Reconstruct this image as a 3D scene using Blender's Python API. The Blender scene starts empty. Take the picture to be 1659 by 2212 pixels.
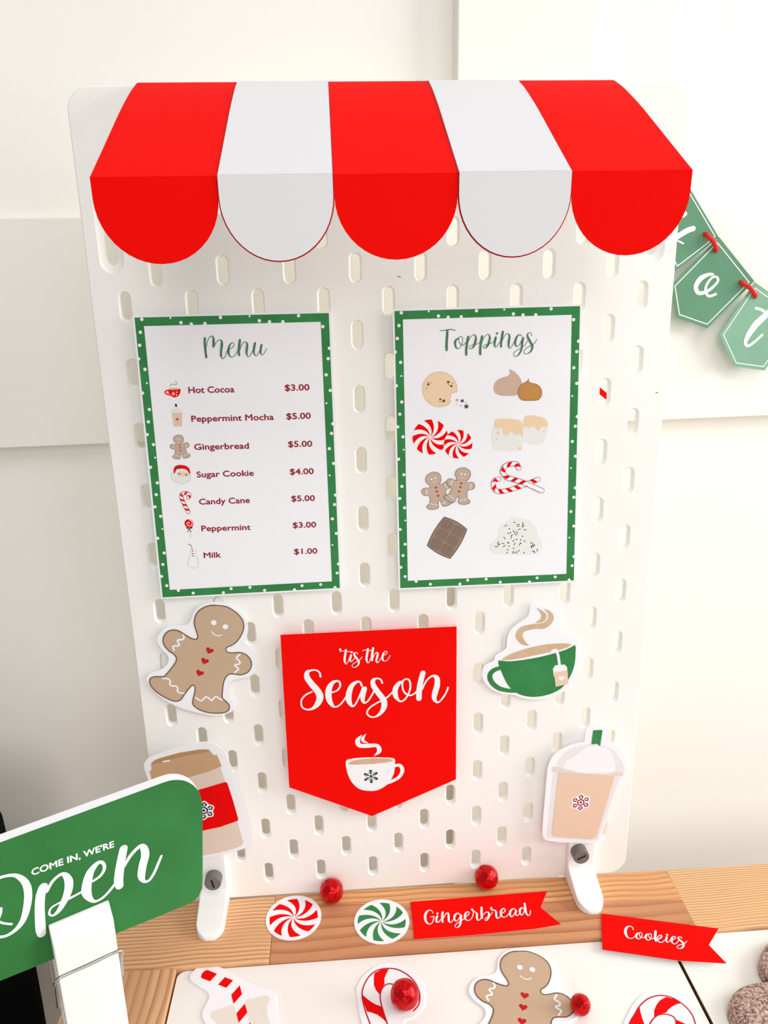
import bpy, bmesh, math, random
from mathutils import Vector, Matrix
from mathutils.geometry import tessellate_polygon
random.seed(7)
S = bpy.context.scene
COL = S.collection
MM = 0.001
# ---------------------------------------------------------------- camera
# world: x right, y away from the camera, z up; the pegboard front face is y = 0, the table top z = 0
FPX, IW, IH = 1637.985, 1659.0, 2212.0
RR = ((0.997672, -0.065066, -0.020409), (-0.037811, -0.278759, -0.959617), (0.05675, 0.958154, -0.28057))
CAM = Vector((-34.421, -485.298, 448.323))
cd = bpy.data.cameras.new('camera'); cam = bpy.data.objects.new('camera', cd); COL.objects.link(cam)
cd.sensor_fit = 'HORIZONTAL'; cd.sensor_width = 36.0; cd.lens = FPX / IW * 36.0
cd.clip_start = 0.01; cd.clip_end = 50
r0, r1, r2 = (Vector(v) for v in RR)
cam.matrix_world = Matrix.Translation(CAM * MM) @ Matrix((r0, -r1, -r2)).transposed().to_4x4()
S.camera = cam
# ---------------------------------------------------------------- light and exposure
S.view_settings.view_transform = 'Standard'; S.view_settings.look = 'None'
S.view_settings.gamma = 1.0; S.view_settings.use_curve_mapping = False
S.view_settings.exposure = 0.0
S.cycles.max_bounces = 16; S.cycles.diffuse_bounces = 14
w = bpy.data.worlds.new('room_daylight'); S.world = w; w.use_nodes = True
w.node_tree.nodes['Background'].inputs[0].default_value = (1.0, 0.995, 0.985, 1)
w.node_tree.nodes['Background'].inputs[1].default_value = 0.36
def area(name, loc, target, size, power, col):
    ld = bpy.data.lights.new(name, 'AREA'); ld.shape = 'RECTANGLE'; ld.size = size[0]; ld.size_y = size[1]
    ld.energy = power; ld.color = col
    o = bpy.data.objects.new(name, ld); COL.objects.link(o); o.location = loc
    o.rotation_euler = (Vector(target) - Vector(loc)).to_track_quat('-Z', 'Y').to_euler()
    return o
area('side_window_daylight', (2.0, -0.5, 0.85), (0.0, 0.05, 0.2), (1.0, 1.1), 35.0, (1.0, 0.995, 0.985))
area('window_daylight', (1.8, -2.1, 1.9), (0.05, 0.05, 0.2), (0.9, 1.2), 7.0, (1.0, 0.995, 0.985))
area('skylight_daylight', (0.5, -2.0, 3.0), (0.1, 0.05, 0.0), (1.8, 1.6), 29.0, (1.0, 0.99, 0.975))
area('opposite_window_daylight', (-0.1, -2.6, 1.2), (0.0, 0.0, 0.1), (0.9, 1.2), 13.0, (1.0, 0.99, 0.98))

# ---------------------------------------------------------------- materials
def mat(name, col, rough=0.6, metal=0.0, noise=0.0, nscale=60.0, bump=0.0, bscale=400.0, spec=0.3, col2=None, coat=0.0):
    m = bpy.data.materials.new(name); m.use_nodes = True; nt = m.node_tree; b = nt.nodes['Principled BSDF']
    b.inputs['Base Color'].default_value = (*col, 1); b.inputs['Roughness'].default_value = rough
    b.inputs['Metallic'].default_value = metal; b.inputs['Specular IOR Level'].default_value = spec
    b.inputs['Coat Weight'].default_value = coat
    tc = nt.nodes.new('ShaderNodeTexCoord')
    if noise > 0:
        n = nt.nodes.new('ShaderNodeTexNoise'); n.inputs['Scale'].default_value = nscale; n.inputs['Detail'].default_value = 4
        nt.links.new(tc.outputs['Object'], n.inputs['Vector'])
        r = nt.nodes.new('ShaderNodeValToRGB'); nt.links.new(n.outputs['Fac'], r.inputs['Fac'])
        c2 = col2 or tuple(c * (1 - noise) for c in col)
        r.color_ramp.elements[0].position = 0.3; r.color_ramp.elements[1].position = 0.7
        r.color_ramp.elements[0].color = (*c2, 1); r.color_ramp.elements[1].color = (*col, 1)
        nt.links.new(r.outputs['Color'], b.inputs['Base Color'])
    if bump > 0:
        n = nt.nodes.new('ShaderNodeTexNoise'); n.inputs['Scale'].default_value = bscale; n.inputs['Detail'].default_value = 3
        nt.links.new(tc.outputs['Object'], n.inputs['Vector'])
        bp = nt.nodes.new('ShaderNodeBump'); bp.inputs['Strength'].default_value = bump; bp.inputs['Distance'].default_value = 0.001
        nt.links.new(n.outputs['Fac'], bp.inputs['Height']); nt.links.new(bp.outputs['Normal'], b.inputs['Normal'])
    return m
def srgb(r, g, b):
    return tuple(((c / 255 + 0.055) / 1.055) ** 2.4 if c > 10 else c / 255 / 12.92 for c in (r, g, b))
M = {}
M['wall'] = mat('painted_wall', srgb(247, 245, 238), 0.55, noise=0.01, nscale=3, bump=0.05, bscale=300)
M['board'] = mat('white_powder_coat', srgb(248, 247, 243), 0.5, bump=0.08, bscale=1800)
M['plastic'] = mat('white_plastic', srgb(247, 247, 246), 0.35, spec=0.5)
M['paper'] = mat('white_card', srgb(246, 246, 250), 0.75)
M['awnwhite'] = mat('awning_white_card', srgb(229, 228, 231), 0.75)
M['paperglow'] = mat('white_cut_edge', srgb(236, 233, 238), 0.8)
M['red'] = mat('red_card', (0.9, 0.003, 0.001), 0.7, spec=0.05)
M['redink'] = mat('red_ink', (0.86, 0.002, 0.002), 0.7, spec=0.06)
M['redrib'] = mat('red_ribbon', (0.72, 0.006, 0.004), 0.3, spec=0.5)
M['darkred'] = mat('dark_red_ink', srgb(150, 12, 38), 0.6)
M['redbrick'] = mat('heart_red_ink', srgb(196, 12, 12), 0.6)
M['pinkedge'] = mat('red_back_edge', srgb(190, 10, 40), 0.6)
M['green'] = mat('green_watercolour', srgb(58, 140, 78), 0.6, noise=0.3, nscale=35, col2=srgb(46, 122, 64), spec=0.2)
M['greensign'] = mat('sign_green', srgb(52, 126, 64), 0.6, noise=0.3, nscale=22, col2=srgb(44, 112, 54), spec=0.2)
M['greenink'] = mat('brush_green', srgb(84, 132, 102), 0.6, noise=0.3, nscale=300, col2=srgb(62, 110, 84))
M['darkgreen'] = mat('dark_green_ink', srgb(34, 62, 46), 0.6)
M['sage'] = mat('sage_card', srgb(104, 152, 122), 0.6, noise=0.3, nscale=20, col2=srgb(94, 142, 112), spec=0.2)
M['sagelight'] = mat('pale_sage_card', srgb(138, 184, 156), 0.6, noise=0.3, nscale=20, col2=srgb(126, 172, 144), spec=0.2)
M['ginger'] = mat('ginger_print', srgb(198, 171, 143), 0.7)
M['gingerline'] = mat('ginger_outline_ink', srgb(112, 84, 64), 0.7)
M['gingersm'] = mat('ginger_small_print', srgb(196, 174, 154), 0.7)
M['tan'] = mat('tan_print', srgb(214, 186, 152), 0.7, noise=0.25, nscale=120, col2=srgb(204, 170, 136))
M['peach'] = mat('peach_print', srgb(233, 203, 178), 0.7)
M['cookie'] = mat('cookie_print', srgb(240, 212, 176), 0.7)
M['cookieln'] = mat('cookie_outline', srgb(226, 192, 148), 0.7)
M['caramel'] = mat('caramel_print', srgb(196, 140, 74), 0.7)
M['caramelln'] = mat('caramel_line', srgb(150, 104, 52), 0.7)
M['mocha'] = mat('mocha_print', srgb(206, 178, 158), 0.7)
M['choc'] = mat('chocolate_print', srgb(134, 112, 98), 0.7)
M['chocln'] = mat('chocolate_seam', srgb(152, 130, 114), 0.7)
M['chocdk'] = mat('chocolate_outline', srgb(92, 76, 64), 0.7)
M['kraft'] = mat('kraft_lid_print', srgb(202, 164, 124), 0.7)
M['kraftdk'] = mat('kraft_lid_shade_print', srgb(182, 142, 98), 0.7)
M['cupbody'] = mat('cup_body_print', srgb(228, 210, 194), 0.7)
M['palegrey'] = mat('pale_grey_print', srgb(236, 236, 233), 0.7)
M['lidgrey'] = mat('clear_lid_print', srgb(234, 232, 232), 0.7)
M['rim'] = mat('beige_rim_print', srgb(228, 218, 208), 0.7)
M['beige'] = mat('milk_beige_print', srgb(234, 226, 214), 0.7)
M['greyline'] = mat('grey_line', srgb(205, 203, 198), 0.7)
M['black'] = mat('black_ink', srgb(24, 24, 26), 0.7)
M['white'] = mat('white_ink', srgb(246, 245, 248), 0.7)
M['grey'] = mat('grey_rubber', srgb(112, 108, 104), 0.5, spec=0.4, bump=0.2, bscale=3000)
M['slot'] = mat('slot_dark', srgb(18, 17, 16), 0.7)
M['lid'] = mat('lid_board', srgb(243, 241, 236), 0.4, bump=0.04, bscale=700)
M['peg'] = mat('painted_peg_wood', srgb(240, 240, 238), 0.55, noise=0.03, nscale=40, bump=0.15, bscale=500)
M['wire'] = mat('steel_wire', (0.55, 0.53, 0.5), 0.25, metal=1.0)
M['blackcloth'] = mat('black_upholstery', srgb(10, 10, 10), 0.95, spec=0.05, bump=0.3, bscale=900)
M['pad'] = mat('foam_tape', srgb(225, 222, 216), 0.9)
M['clear'] = mat('clear_tape', srgb(236, 236, 232), 0.3)
M['floor'] = mat('floor_boards', srgb(206, 196, 184), 0.5, noise=0.1, nscale=5)

def wood_mat(name, light, dark, axis='X', scale=(2.5, 150.0, 150.0), contrast=(0.0, 0.55), big=None, off=0.0):
    m = bpy.data.materials.new(name); m.use_nodes = True; nt = m.node_tree; b = nt.nodes['Principled BSDF']
    b.inputs['Roughness'].default_value = 0.5; b.inputs['Specular IOR Level'].default_value = 0.3
    tc = nt.nodes.new('ShaderNodeTexCoord'); mp = nt.nodes.new('ShaderNodeMapping')
    nt.links.new(tc.outputs['Object'], mp.inputs['Vector'])
    mp.inputs['Location'].default_value = (off, off * 1.7, off)
    # a faint warp so the grain lines wander
    wn = nt.nodes.new('ShaderNodeTexNoise'); wn.inputs['Scale'].default_value = 14; wn.inputs['Detail'].default_value = 1
    nt.links.new(mp.outputs[0], wn.inputs['Vector'])
    vm = nt.nodes.new('ShaderNodeVectorMath'); vm.operation = 'SCALE'; vm.inputs['Scale'].default_value = 0.009
    nt.links.new(wn.outputs['Color'], vm.inputs[0])
    va = nt.nodes.new('ShaderNodeVectorMath'); va.operation = 'ADD'
    nt.links.new(mp.outputs[0], va.inputs[0]); nt.links.new(vm.outputs[0], va.inputs[1])
    m2 = nt.nodes.new('ShaderNodeMapping'); nt.links.new(va.outputs[0], m2.inputs['Vector'])
    m2.inputs['Scale'].default_value = scale if axis == 'X' else (scale[1], scale[0], scale[2])
    n1 = nt.nodes.new('ShaderNodeTexWave'); n1.wave_type = 'BANDS'; n1.bands_direction = 'Y' if axis == 'X' else 'X'; n1.wave_profile = 'SAW'
    n1.inputs['Scale'].default_value = 0.5; n1.inputs['Distortion'].default_value = 4.5; n1.inputs['Detail'].default_value = 2.5; n1.inputs['Detail Scale'].default_value = 0.55; n1.inputs['Detail Roughness'].default_value = 0.6
    nt.links.new(m2.outputs[0], n1.inputs['Vector'])
    r = nt.nodes.new('ShaderNodeValToRGB'); e = r.color_ramp.elements
    e[0].position = contrast[0]; e[1].position = contrast[1]; e[0].color = (*dark, 1); e[1].color = (*light, 1)
    nt.links.new(n1.outputs['Fac'], r.inputs['Fac'])
    out = r.outputs['Color']
    n2 = nt.nodes.new('ShaderNodeTexNoise'); n2.inputs['Scale'].default_value = 1.0; n2.inputs['Detail'].default_value = 2
    m3 = nt.nodes.new('ShaderNodeMapping'); m3.inputs['Scale'].default_value = (6, 35, 35) if axis == 'X' else (35, 6, 35)
    nt.links.new(va.outputs[0], m3.inputs['Vector']); nt.links.new(m3.outputs[0], n2.inputs['Vector'])
    mx = nt.nodes.new('ShaderNodeMix'); mx.data_type = 'RGBA'; mx.blend_type = 'MIX'
    r3 = nt.nodes.new('ShaderNodeValToRGB'); r3.color_ramp.elements[0].position = 0.42; r3.color_ramp.elements[1].position = 0.62
    r3.color_ramp.elements[0].color = (0, 0, 0, 1); r3.color_ramp.elements[1].color = (0.6, 0.6, 0.6, 1)
    nt.links.new(n2.outputs['Fac'], r3.inputs['Fac']); nt.links.new(r3.outputs['Color'], mx.inputs[0])
    nt.links.new(out, mx.inputs[6]); mx.inputs[7].default_value = (*(big or dark), 1)
    nt.links.new(mx.outputs[2], b.inputs['Base Color'])
    bp = nt.nodes.new('ShaderNodeBump'); bp.inputs['Strength'].default_value = 0.25; bp.inputs['Distance'].default_value = 0.0006
    nt.links.new(n1.outputs['Fac'], bp.inputs['Height']); nt.links.new(bp.outputs['Normal'], b.inputs['Normal'])
    return m
WL, WD = srgb(226, 184, 144), srgb(176, 128, 88)
M['woodA'] = wood_mat('pine_left_block', srgb(230, 182, 136), srgb(176, 120, 76), scale=(2.0, 190, 190), big=srgb(214, 164, 118), off=0.3)
M['woodB'] = wood_mat('pine_middle_block', srgb(230, 174, 120), srgb(172, 110, 62), scale=(2.0, 120, 120), big=srgb(206, 148, 98), off=1.9)
M['woodB2'] = wood_mat('heartwood_strip', srgb(206, 148, 106), srgb(170, 108, 70), scale=(1.5, 65, 65), big=srgb(188, 128, 88), off=5.1)
M['woodC'] = wood_mat('pine_right_block', srgb(228, 182, 136), srgb(176, 126, 84), scale=(1.5, 260, 260), big=srgb(222, 172, 120), off=3.3)
M['woodD'] = wood_mat('dark_support_wood', srgb(132, 92, 60), srgb(100, 66, 42), off=2.2)
M['woodS'] = wood_mat('pine_side_rail', srgb(234, 190, 146), srgb(172, 114, 72), axis='Y', scale=(2.0, 90, 90), big=srgb(210, 158, 112), off=0.9)

def glitter():
    m = bpy.data.materials.new('brown_glitter'); m.use_nodes = True; nt = m.node_tree; b = nt.nodes['Principled BSDF']
    tc = nt.nodes.new('ShaderNodeTexCoord'); v = nt.nodes.new('ShaderNodeTexVoronoi'); v.inputs['Scale'].default_value = 900
    nt.links.new(tc.outputs['Object'], v.inputs['Vector'])
    r = nt.nodes.new('ShaderNodeValToRGB'); e = r.color_ramp.elements
    e[0].position = 0.1; e[0].color = (*srgb(112, 84, 74), 1); e[1].position = 0.95; e[1].color = (*srgb(216, 184, 172), 1)
    sp = nt.nodes.new('ShaderNodeSeparateColor'); nt.links.new(v.outputs['Color'], sp.inputs[0])
    nt.links.new(sp.outputs[0], r.inputs['Fac']); nt.links.new(r.outputs['Color'], b.inputs['Base Color'])
    b.inputs['Metallic'].default_value = 0.35; b.inputs['Roughness'].default_value = 0.24
    n = nt.nodes.new('ShaderNodeTexNoise'); n.inputs['Scale'].default_value = 260; n.inputs['Detail'].default_value = 6; n.inputs['Distortion'].default_value = 1.5
    nt.links.new(tc.outputs['Object'], n.inputs['Vector'])
    bp = nt.nodes.new('ShaderNodeBump'); bp.inputs['Strength'].default_value = 1.0; bp.inputs['Distance'].default_value = 0.0012
    nt.links.new(n.outputs['Fac'], bp.inputs['Height']); nt.links.new(bp.outputs['Normal'], b.inputs['Normal'])
    return m
M['glitter'] = glitter()
def foil():
    m = mat('red_foil', (0.6, 0.001, 0.004), 0.2, metal=0.7, spec=0.5)
    nt = m.node_tree; b = nt.nodes['Principled BSDF']; tc = nt.nodes.new('ShaderNodeTexCoord')
    v = nt.nodes.new('ShaderNodeTexVoronoi'); v.inputs['Scale'].default_value = 260; nt.links.new(tc.outputs['Object'], v.inputs['Vector'])
    bp = nt.nodes.new('ShaderNodeBump'); bp.inputs['Strength'].default_value = 0.5; bp.inputs['Distance'].default_value = 0.0012
    nt.links.new(v.outputs['Distance'], bp.inputs['Height']); nt.links.new(bp.outputs['Normal'], b.inputs['Normal'])
    return m
M['foil'] = foil()

# ---------------------------------------------------------------- object helpers
def tag(o, label=None, cat=None, group=None, kind=None):
    for k, v in (('label', label), ('category', cat), ('group', group), ('kind', kind)):
        if v: o[k] = v
    return o
def empty(name, mw=None, **kw):
    o = bpy.data.objects.new(name, None); COL.objects.link(o); o.empty_display_size = 0.01
    if mw is not None: o.matrix_world = mw
    return tag(o, **kw)
def link(name, me, m, parent=None, smooth=False):
    me.materials.append(M[m] if isinstance(m, str) else m)
    if smooth: me.shade_smooth()
    o = bpy.data.objects.new(name, me); COL.objects.link(o)
    if parent is not None: o.parent = parent
    return o
def mesh(name, vs, fs, m, parent=None, smooth=False):
    me = bpy.data.meshes.new(name); me.from_pydata([tuple(c * MM for c in v) for v in vs], [], fs); me.validate()
    return link(name, me, m, parent, smooth)
def recalc(o):
    bm = bmesh.new(); bm.from_mesh(o.data); bmesh.ops.recalc_face_normals(bm, faces=bm.faces); bm.to_mesh(o.data); bm.free(); return o
def bev(o, wd, seg=2):
    md = o.modifiers.new('bevel', 'BEVEL'); md.width = wd * MM; md.segments = seg; md.limit_method = 'ANGLE'; md.angle_limit = math.radians(40); return o
def box(name, x0, x1, y0, y1, z0, z1, m, parent=None, b=0.0):
    vs = [(x, y, z) for x in (x0, x1) for y in (y0, y1) for z in (z0, z1)]
    fs = [(0, 1, 3, 2), (4, 6, 7, 5), (0, 4, 5, 1), (2, 3, 7, 6), (0, 2, 6, 4), (1, 5, 7, 3)]
    o = mesh(name, vs, fs, m, parent)
    if b: bev(o, b)
    return o
# ---------------------------------------------------------------- planes that things lie in
class Plane:
    """a real plane in the room: origin O, in-plane axes U, V (mm), normal N = U x V towards the viewer"""
    def __init__(s, O, U, V):
        s.O = Vector(O); s.U = Vector(U).normalized(); s.V = (Vector(V) - Vector(V).dot(s.U) * s.U).normalized(); s.N = s.U.cross(s.V)
    def at(s, x, y, h=0.0):
        d = r0 * ((x - IW / 2) / FPX) + r1 * ((y - IH / 2) / FPX) + r2
        O = s.O + s.N * h
        t = s.N.dot(O - CAM) / s.N.dot(d); q = CAM + d * t - s.O
        return (q.dot(s.U), q.dot(s.V))
    def mw(s):
        return Matrix.Translation(s.O * MM) @ Matrix((s.U, s.V, s.N)).transposed().to_4x4()
    def world(s, a, b, c=0.0): return s.O + s.U * a + s.V * b + s.N * c
def onplane(axis, val, x, y):
    d = r0 * ((x - IW / 2) / FPX) + r1 * ((y - IH / 2) / FPX) + r2
    return CAM + d * ((val - CAM[axis]) / d[axis])
class Crop:
    """points measured on an enlarged part of the photograph, laid into plane P"""
    def __init__(s, P, ox, oy, k): s.P, s.ox, s.oy, s.k = P, ox, oy, k
    def p(s, x, y): return s.P.at(s.ox + x / s.k, s.oy + y / s.k)
    def pts(s, L): return [s.p(*q[:2]) for q in L]
    def st(s, L, k=1.0):
        out = []
        for q in L:
            a = s.p(q[0], q[1]); b = s.p(q[0] + q[2] / 2, q[1]); c = s.p(q[0] - q[2] / 2, q[1])
            out.append((*a, math.dist(b, c) * k))
        return out
def smooth(P, n=6, closed=True):
    out = []; N = len(P); rng = range(N) if closed else range(N - 1)
    for i in rng:
        g = lambda j: P[j % N] if closed else P[max(0, min(N - 1, j))]
        a, b, c, d = g(i - 1), g(i), g(i + 1), g(i + 2)
        for k in range(n):
            t = k / n
            out.append(tuple(0.5 * (2 * b[j] + (c[j] - a[j]) * t + (2 * a[j] - 5 * b[j] + 4 * c[j] - d[j]) * t * t + (3 * b[j] - a[j] - 3 * c[j] + d[j]) * t ** 3) for j in range(len(b))))
    if not closed: out.append(tuple(P[-1]))
    return out
def circle(cx, cy, r, n=28, ry=None, rot=0.0):
    ry = ry or r
    return [(cx + r * math.cos(t) * math.cos(rot) - ry * math.sin(t) * math.sin(rot), cy + r * math.cos(t) * math.sin(rot) + ry * math.sin(t) * math.cos(rot)) for t in (2 * math.pi * i / n for i in range(n))]
def rrect(x0, y0, x1, y1, r, n=6):
    out = []
    for cx, cy, a in ((x1 - r, y1 - r, 0), (x0 + r, y1 - r, 90), (x0 + r, y0 + r, 180), (x1 - r, y0 + r, 270)):
        for i in range(n + 1):
            t = math.radians(a + 90 * i / n); out.append((cx + r * math.cos(t), cy + r * math.sin(t)))
    return out
class Flat:
    """collects flat shapes lying in a card's own plane"""
    def __init__(s): s.v = []; s.f = []; s.j = 0
    def poly(s, P, z, holes=()):
        loops = [list(P)] + [list(h) for h in holes]
        tris = tessellate_polygon([[Vector((a, b, 0)) for a, b in L] for L in loops])
        base = len(s.v)
        for L in loops: s.v += [(a, b, z) for a, b in L]
        flatv = [q for L in loops for q in L]
        for t in tris:
            a, b, c = (flatv[i] for i in t)
            if (b[0] - a[0]) * (c[1] - a[1]) - (b[1] - a[1]) * (c[0] - a[0]) < 0: t = (t[0], t[2], t[1])
            s.f.append(tuple(base + i for i in t))
        return s
    def stroke(s, W, z, n=5, cap=True):
        W = smooth(W, n, False) if len(W) > 2 else list(W)
        s.j += 1; z = z + 0.012 * (s.j % 7); dz = 0.0012
        L, Rr = [], []
        for i, q in enumerate(W):
            a = W[max(0, i - 1)]; b = W[min(len(W) - 1, i + 1)]
            dx, dy = b[0] - a[0], b[1] - a[1]; l = math.hypot(dx, dy) or 1; nx, ny = -dy / l * q[2] / 2, dx / l * q[2] / 2
            L.append((q[0] + nx, q[1] + ny)); Rr.append((q[0] - nx, q[1] - ny))
        base = len(s.v); s.v += [(a, b, z + dz * i) for i, (a, b) in enumerate(L)] + [(a, b, z + dz * i) for i, (a, b) in enumerate(Rr)]; k = len(W)
        for i in range(k - 1): s.f.append((base + i, base + k + i, base + k + i + 1, base + i + 1))
        if cap:
            for q, e in ((W[0], 0), (W[-1], len(W))): s.disc(q[0], q[1], q[2] / 2, z + 0.002 + dz * e, 12)
        return s
    def disc(s, x, y, r, z, n=16):
        b = len(s.v); s.v += [(a, c, z) for a, c in circle(x, y, r, n)]; s.f.append(tuple(range(b, b + n))); return s
    def build(s, name, m, parent): return mesh(name, s.v, s.f, m, parent)
def slab(name, P, z0, z1, m, parent, holes=()):
    """a card of real thickness with outline P"""
    F = Flat().poly(P, z1, holes); n = len(F.v); vs = F.v + [(a, b, z0) for a, b, _ in F.v]
    fs = F.f + [tuple(n + i for i in reversed(t)) for t in F.f]
    b = 0
    for L in [P] + list(holes):
        k = len(L)
        for i in range(k): fs.append((b + i, b + (i + 1) % k, n + b + (i + 1) % k, n + b + i))
        b += k
    return recalc(mesh(name, vs, fs, m, parent))
def text_mesh(name, s, P, pl, pr, m, parent, z, bold=0.13, cap=None, crop=None):
    """sans lettering laid from baseline point pl to pr in plane P (mm)"""
    cu = bpy.data.curves.new(name, 'FONT'); cu.body = s; cu.size = 1.0; cu.resolution_u = 3
    o = bpy.data.objects.new(name, cu); COL.objects.link(o); bpy.context.view_layer.update()
    me = bpy.data.meshes.new_from_object(o.evaluated_get(bpy.context.evaluated_depsgraph_get()))
    bpy.data.objects.remove(o); bpy.data.curves.remove(cu)
    xs = [v.co.x for v in me.vertices]; x0, x1 = min(xs), max(xs)
    ln = math.dist(pl, pr); sx = ln / (x1 - x0); sy = cap / 0.72 if cap else sx
    ux, uy = (pr[0] - pl[0]) / ln, (pr[1] - pl[1]) / ln
    for v in me.vertices:
        a = (v.co.x - x0) * sx; b = v.co.y * sy
        v.co = Vector((pl[0] + a * ux - b * uy, pl[1] + a * uy + b * ux, z)) * MM
    vs = [tuple(v.co) for v in me.vertices]; fs = [tuple(p.vertices) for p in me.polygons]; n = len(vs); V, Fc = [], []; d = bold * MM
    for k, (dx, dy) in enumerate(((0, 0), (d, 0), (-d, 0), (0, d), (0, -d)) if bold else ((0, 0),)):
        V += [(a + dx, b + dy, c + k * 0.000003) for a, b, c in vs]; Fc += [tuple(i + k * n for i in f) for f in fs]
    bpy.data.meshes.remove(me); me = bpy.data.meshes.new(name); me.from_pydata(V, [], Fc)
    return link(name, me, m, parent)
def sim(A1, A2, B1, B2):
    """similarity that takes A1->B1, A2->B2"""
    a = complex(*A2) - complex(*A1); b = complex(*B2) - complex(*B1); k = b / a
    return lambda q: ((complex(q[0], q[1]) - complex(*A1)) * k + complex(*B1)), abs(k)
def apply(f, k, L): return [((f(q).real, f(q).imag) + ((q[2] * k,) if len(q) > 2 else ())) for q in L]

# ================================================================ the setting
def wall_box(name, P, a0, a1, b0, b1, h0, h1, m='wall', b=0.0):
    vs = [(a, bb, h) for a in (a0, a1) for bb in (b0, b1) for h in (h0, h1)]
    fs = [(0, 1, 3, 2), (4, 6, 7, 5), (0, 4, 5, 1), (2, 3, 7, 6), (0, 2, 6, 4), (1, 5, 7, 3)]
    o = recalc(mesh(name, vs, fs, m)); o.matrix_world = P.mw()
    if b: bev(o, b)
    return tag(o, kind='structure')
PW = Plane((0, 90, 0), (1, 0.06, 0), (0, 0, 1))
wall_box('wall_back', PW, -1600, 2200, -480, 2000, -60, 0)
RB = (PW.at(0, 967, 12)[1] + PW.at(1659, 899, 12)[1]) / 2; RT = (PW.at(0, 470, 12)[1] + PW.at(1659, 455, 12)[1]) / 2
wall_box('trim_1', PW, -1600, 2200, RB, RT, -1, 12, b=0.8)
wall_box('trim_2', PW, PW.at(989, 90, 16)[0], PW.at(1286, 90, 16)[0], RT, 2000, -1, 16, b=0.8)
wall_box('trim_3', PW, PW.at(1286, 90, 8)[0] - 4, PW.at(1461, 90, 8)[0], RT, 2000, -1, 8, b=0.8)
wall_box('trim_4', PW, PW.at(984, 1285, 16)[0], PW.at(984, 1285, 16)[0] + 100, -480, RB, -1, 16, b=0.8)
tag(box('floor', -1600, 2200, -2000, 200, -500, -480, 'floor'), kind='structure')

# ================================================================ play table
LZ = -3.0
tb = empty('play_table', Matrix.Translation((0.18, -0.28, -0.48)), label='pine children\'s play table carrying the pegboard and white lids', cat='table')
def tpart(o): o.parent = tb; o.matrix_parent_inverse = tb.matrix_world.inverted(); return o
YR = onplane(2, 0, 860, 2056).y
def prism(name, poly, z0, z1, m):
    n = len(poly); vs = [(x, y, z1) for x, y in poly] + [(x, y, z0) for x, y in poly]
    fs = [tuple(range(n)), tuple(range(2 * n - 1, n - 1, -1))] + [(i, (i + 1) % n, n + (i + 1) % n, n + i) for i in range(n)]
    return recalc(mesh(name, vs, fs, m))
g = 0.12
tpart(bev(prism('plank', [(-229, YR), (-96 - g, YR), (-96 - g, 0), (-229, 0)], -22, 0, 'woodA'), 0.8))
tpart(bev(prism('plank', [(-96 + g, -9), (213 - g, -31), (213 - g, 0), (-96 + g, 0)], -22, 0, 'woodB'), 0.15))
tpart(bev(prism('plank', [(-96 + g, YR), (211 - g, YR), (213 - g, -31), (-96 + g, -9)], -22, -0.03, 'woodB2'), 0.15))
tpart(bev(prism('plank', [(211 + g, YR), (601, YR), (601, 0), (213 + g, 0)], -22, 0, 'woodC'), 0.8))
tpart(bev(prism('plank', [(-229, -560), (-160.5, -560), (-160.5, YR - 0.25), (-229, YR - 0.25)], -22, 0, 'woodS'), 0.8))
tpart(bev(prism('plank', [(532, -560), (601, -560), (601, YR - 0.25), (532, YR - 0.25)], -22, 0, 'woodS'), 0.8))
tpart(bev(prism('plank', [(-160, -560), (531.5, -560), (531.5, -501), (-160, -501)], -22, 0, 'woodA'), 0.8))
tpart(prism('tray_support', [(-160.4, -500.8), (531.8, -500.8), (531.8, YR), (-160.4, YR)], -22, LZ - 6, 'woodD'))
for lx in (-205, 540):
    for ly in (-540, -60): tpart(box('leg', lx, lx + 44, ly, ly + 44, -480, -22, 'woodS', b=2))
xg = onplane(2, LZ, 1503, 2145).x
for i, (a, b_, lab) in enumerate(((-159.3, xg - 1.15, 'white table lid under the gingerbread man and candy cane cutouts'), (xg + 1.15, 531, 'white table lid under the glittery brown cookie, past the gap'))):
    o = slab('table_lid', rrect(a, -500, b_, YR - 0.5, 6), LZ - 0.7, LZ, 'lid', None); bev(o, 0.25)
    slab('brown_core', rrect(a, -500, b_, YR - 0.5, 6), LZ - 6, LZ - 0.72, 'woodD', o)
    tag(o, lab, 'table lid', 'white lids set in the table')

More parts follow.
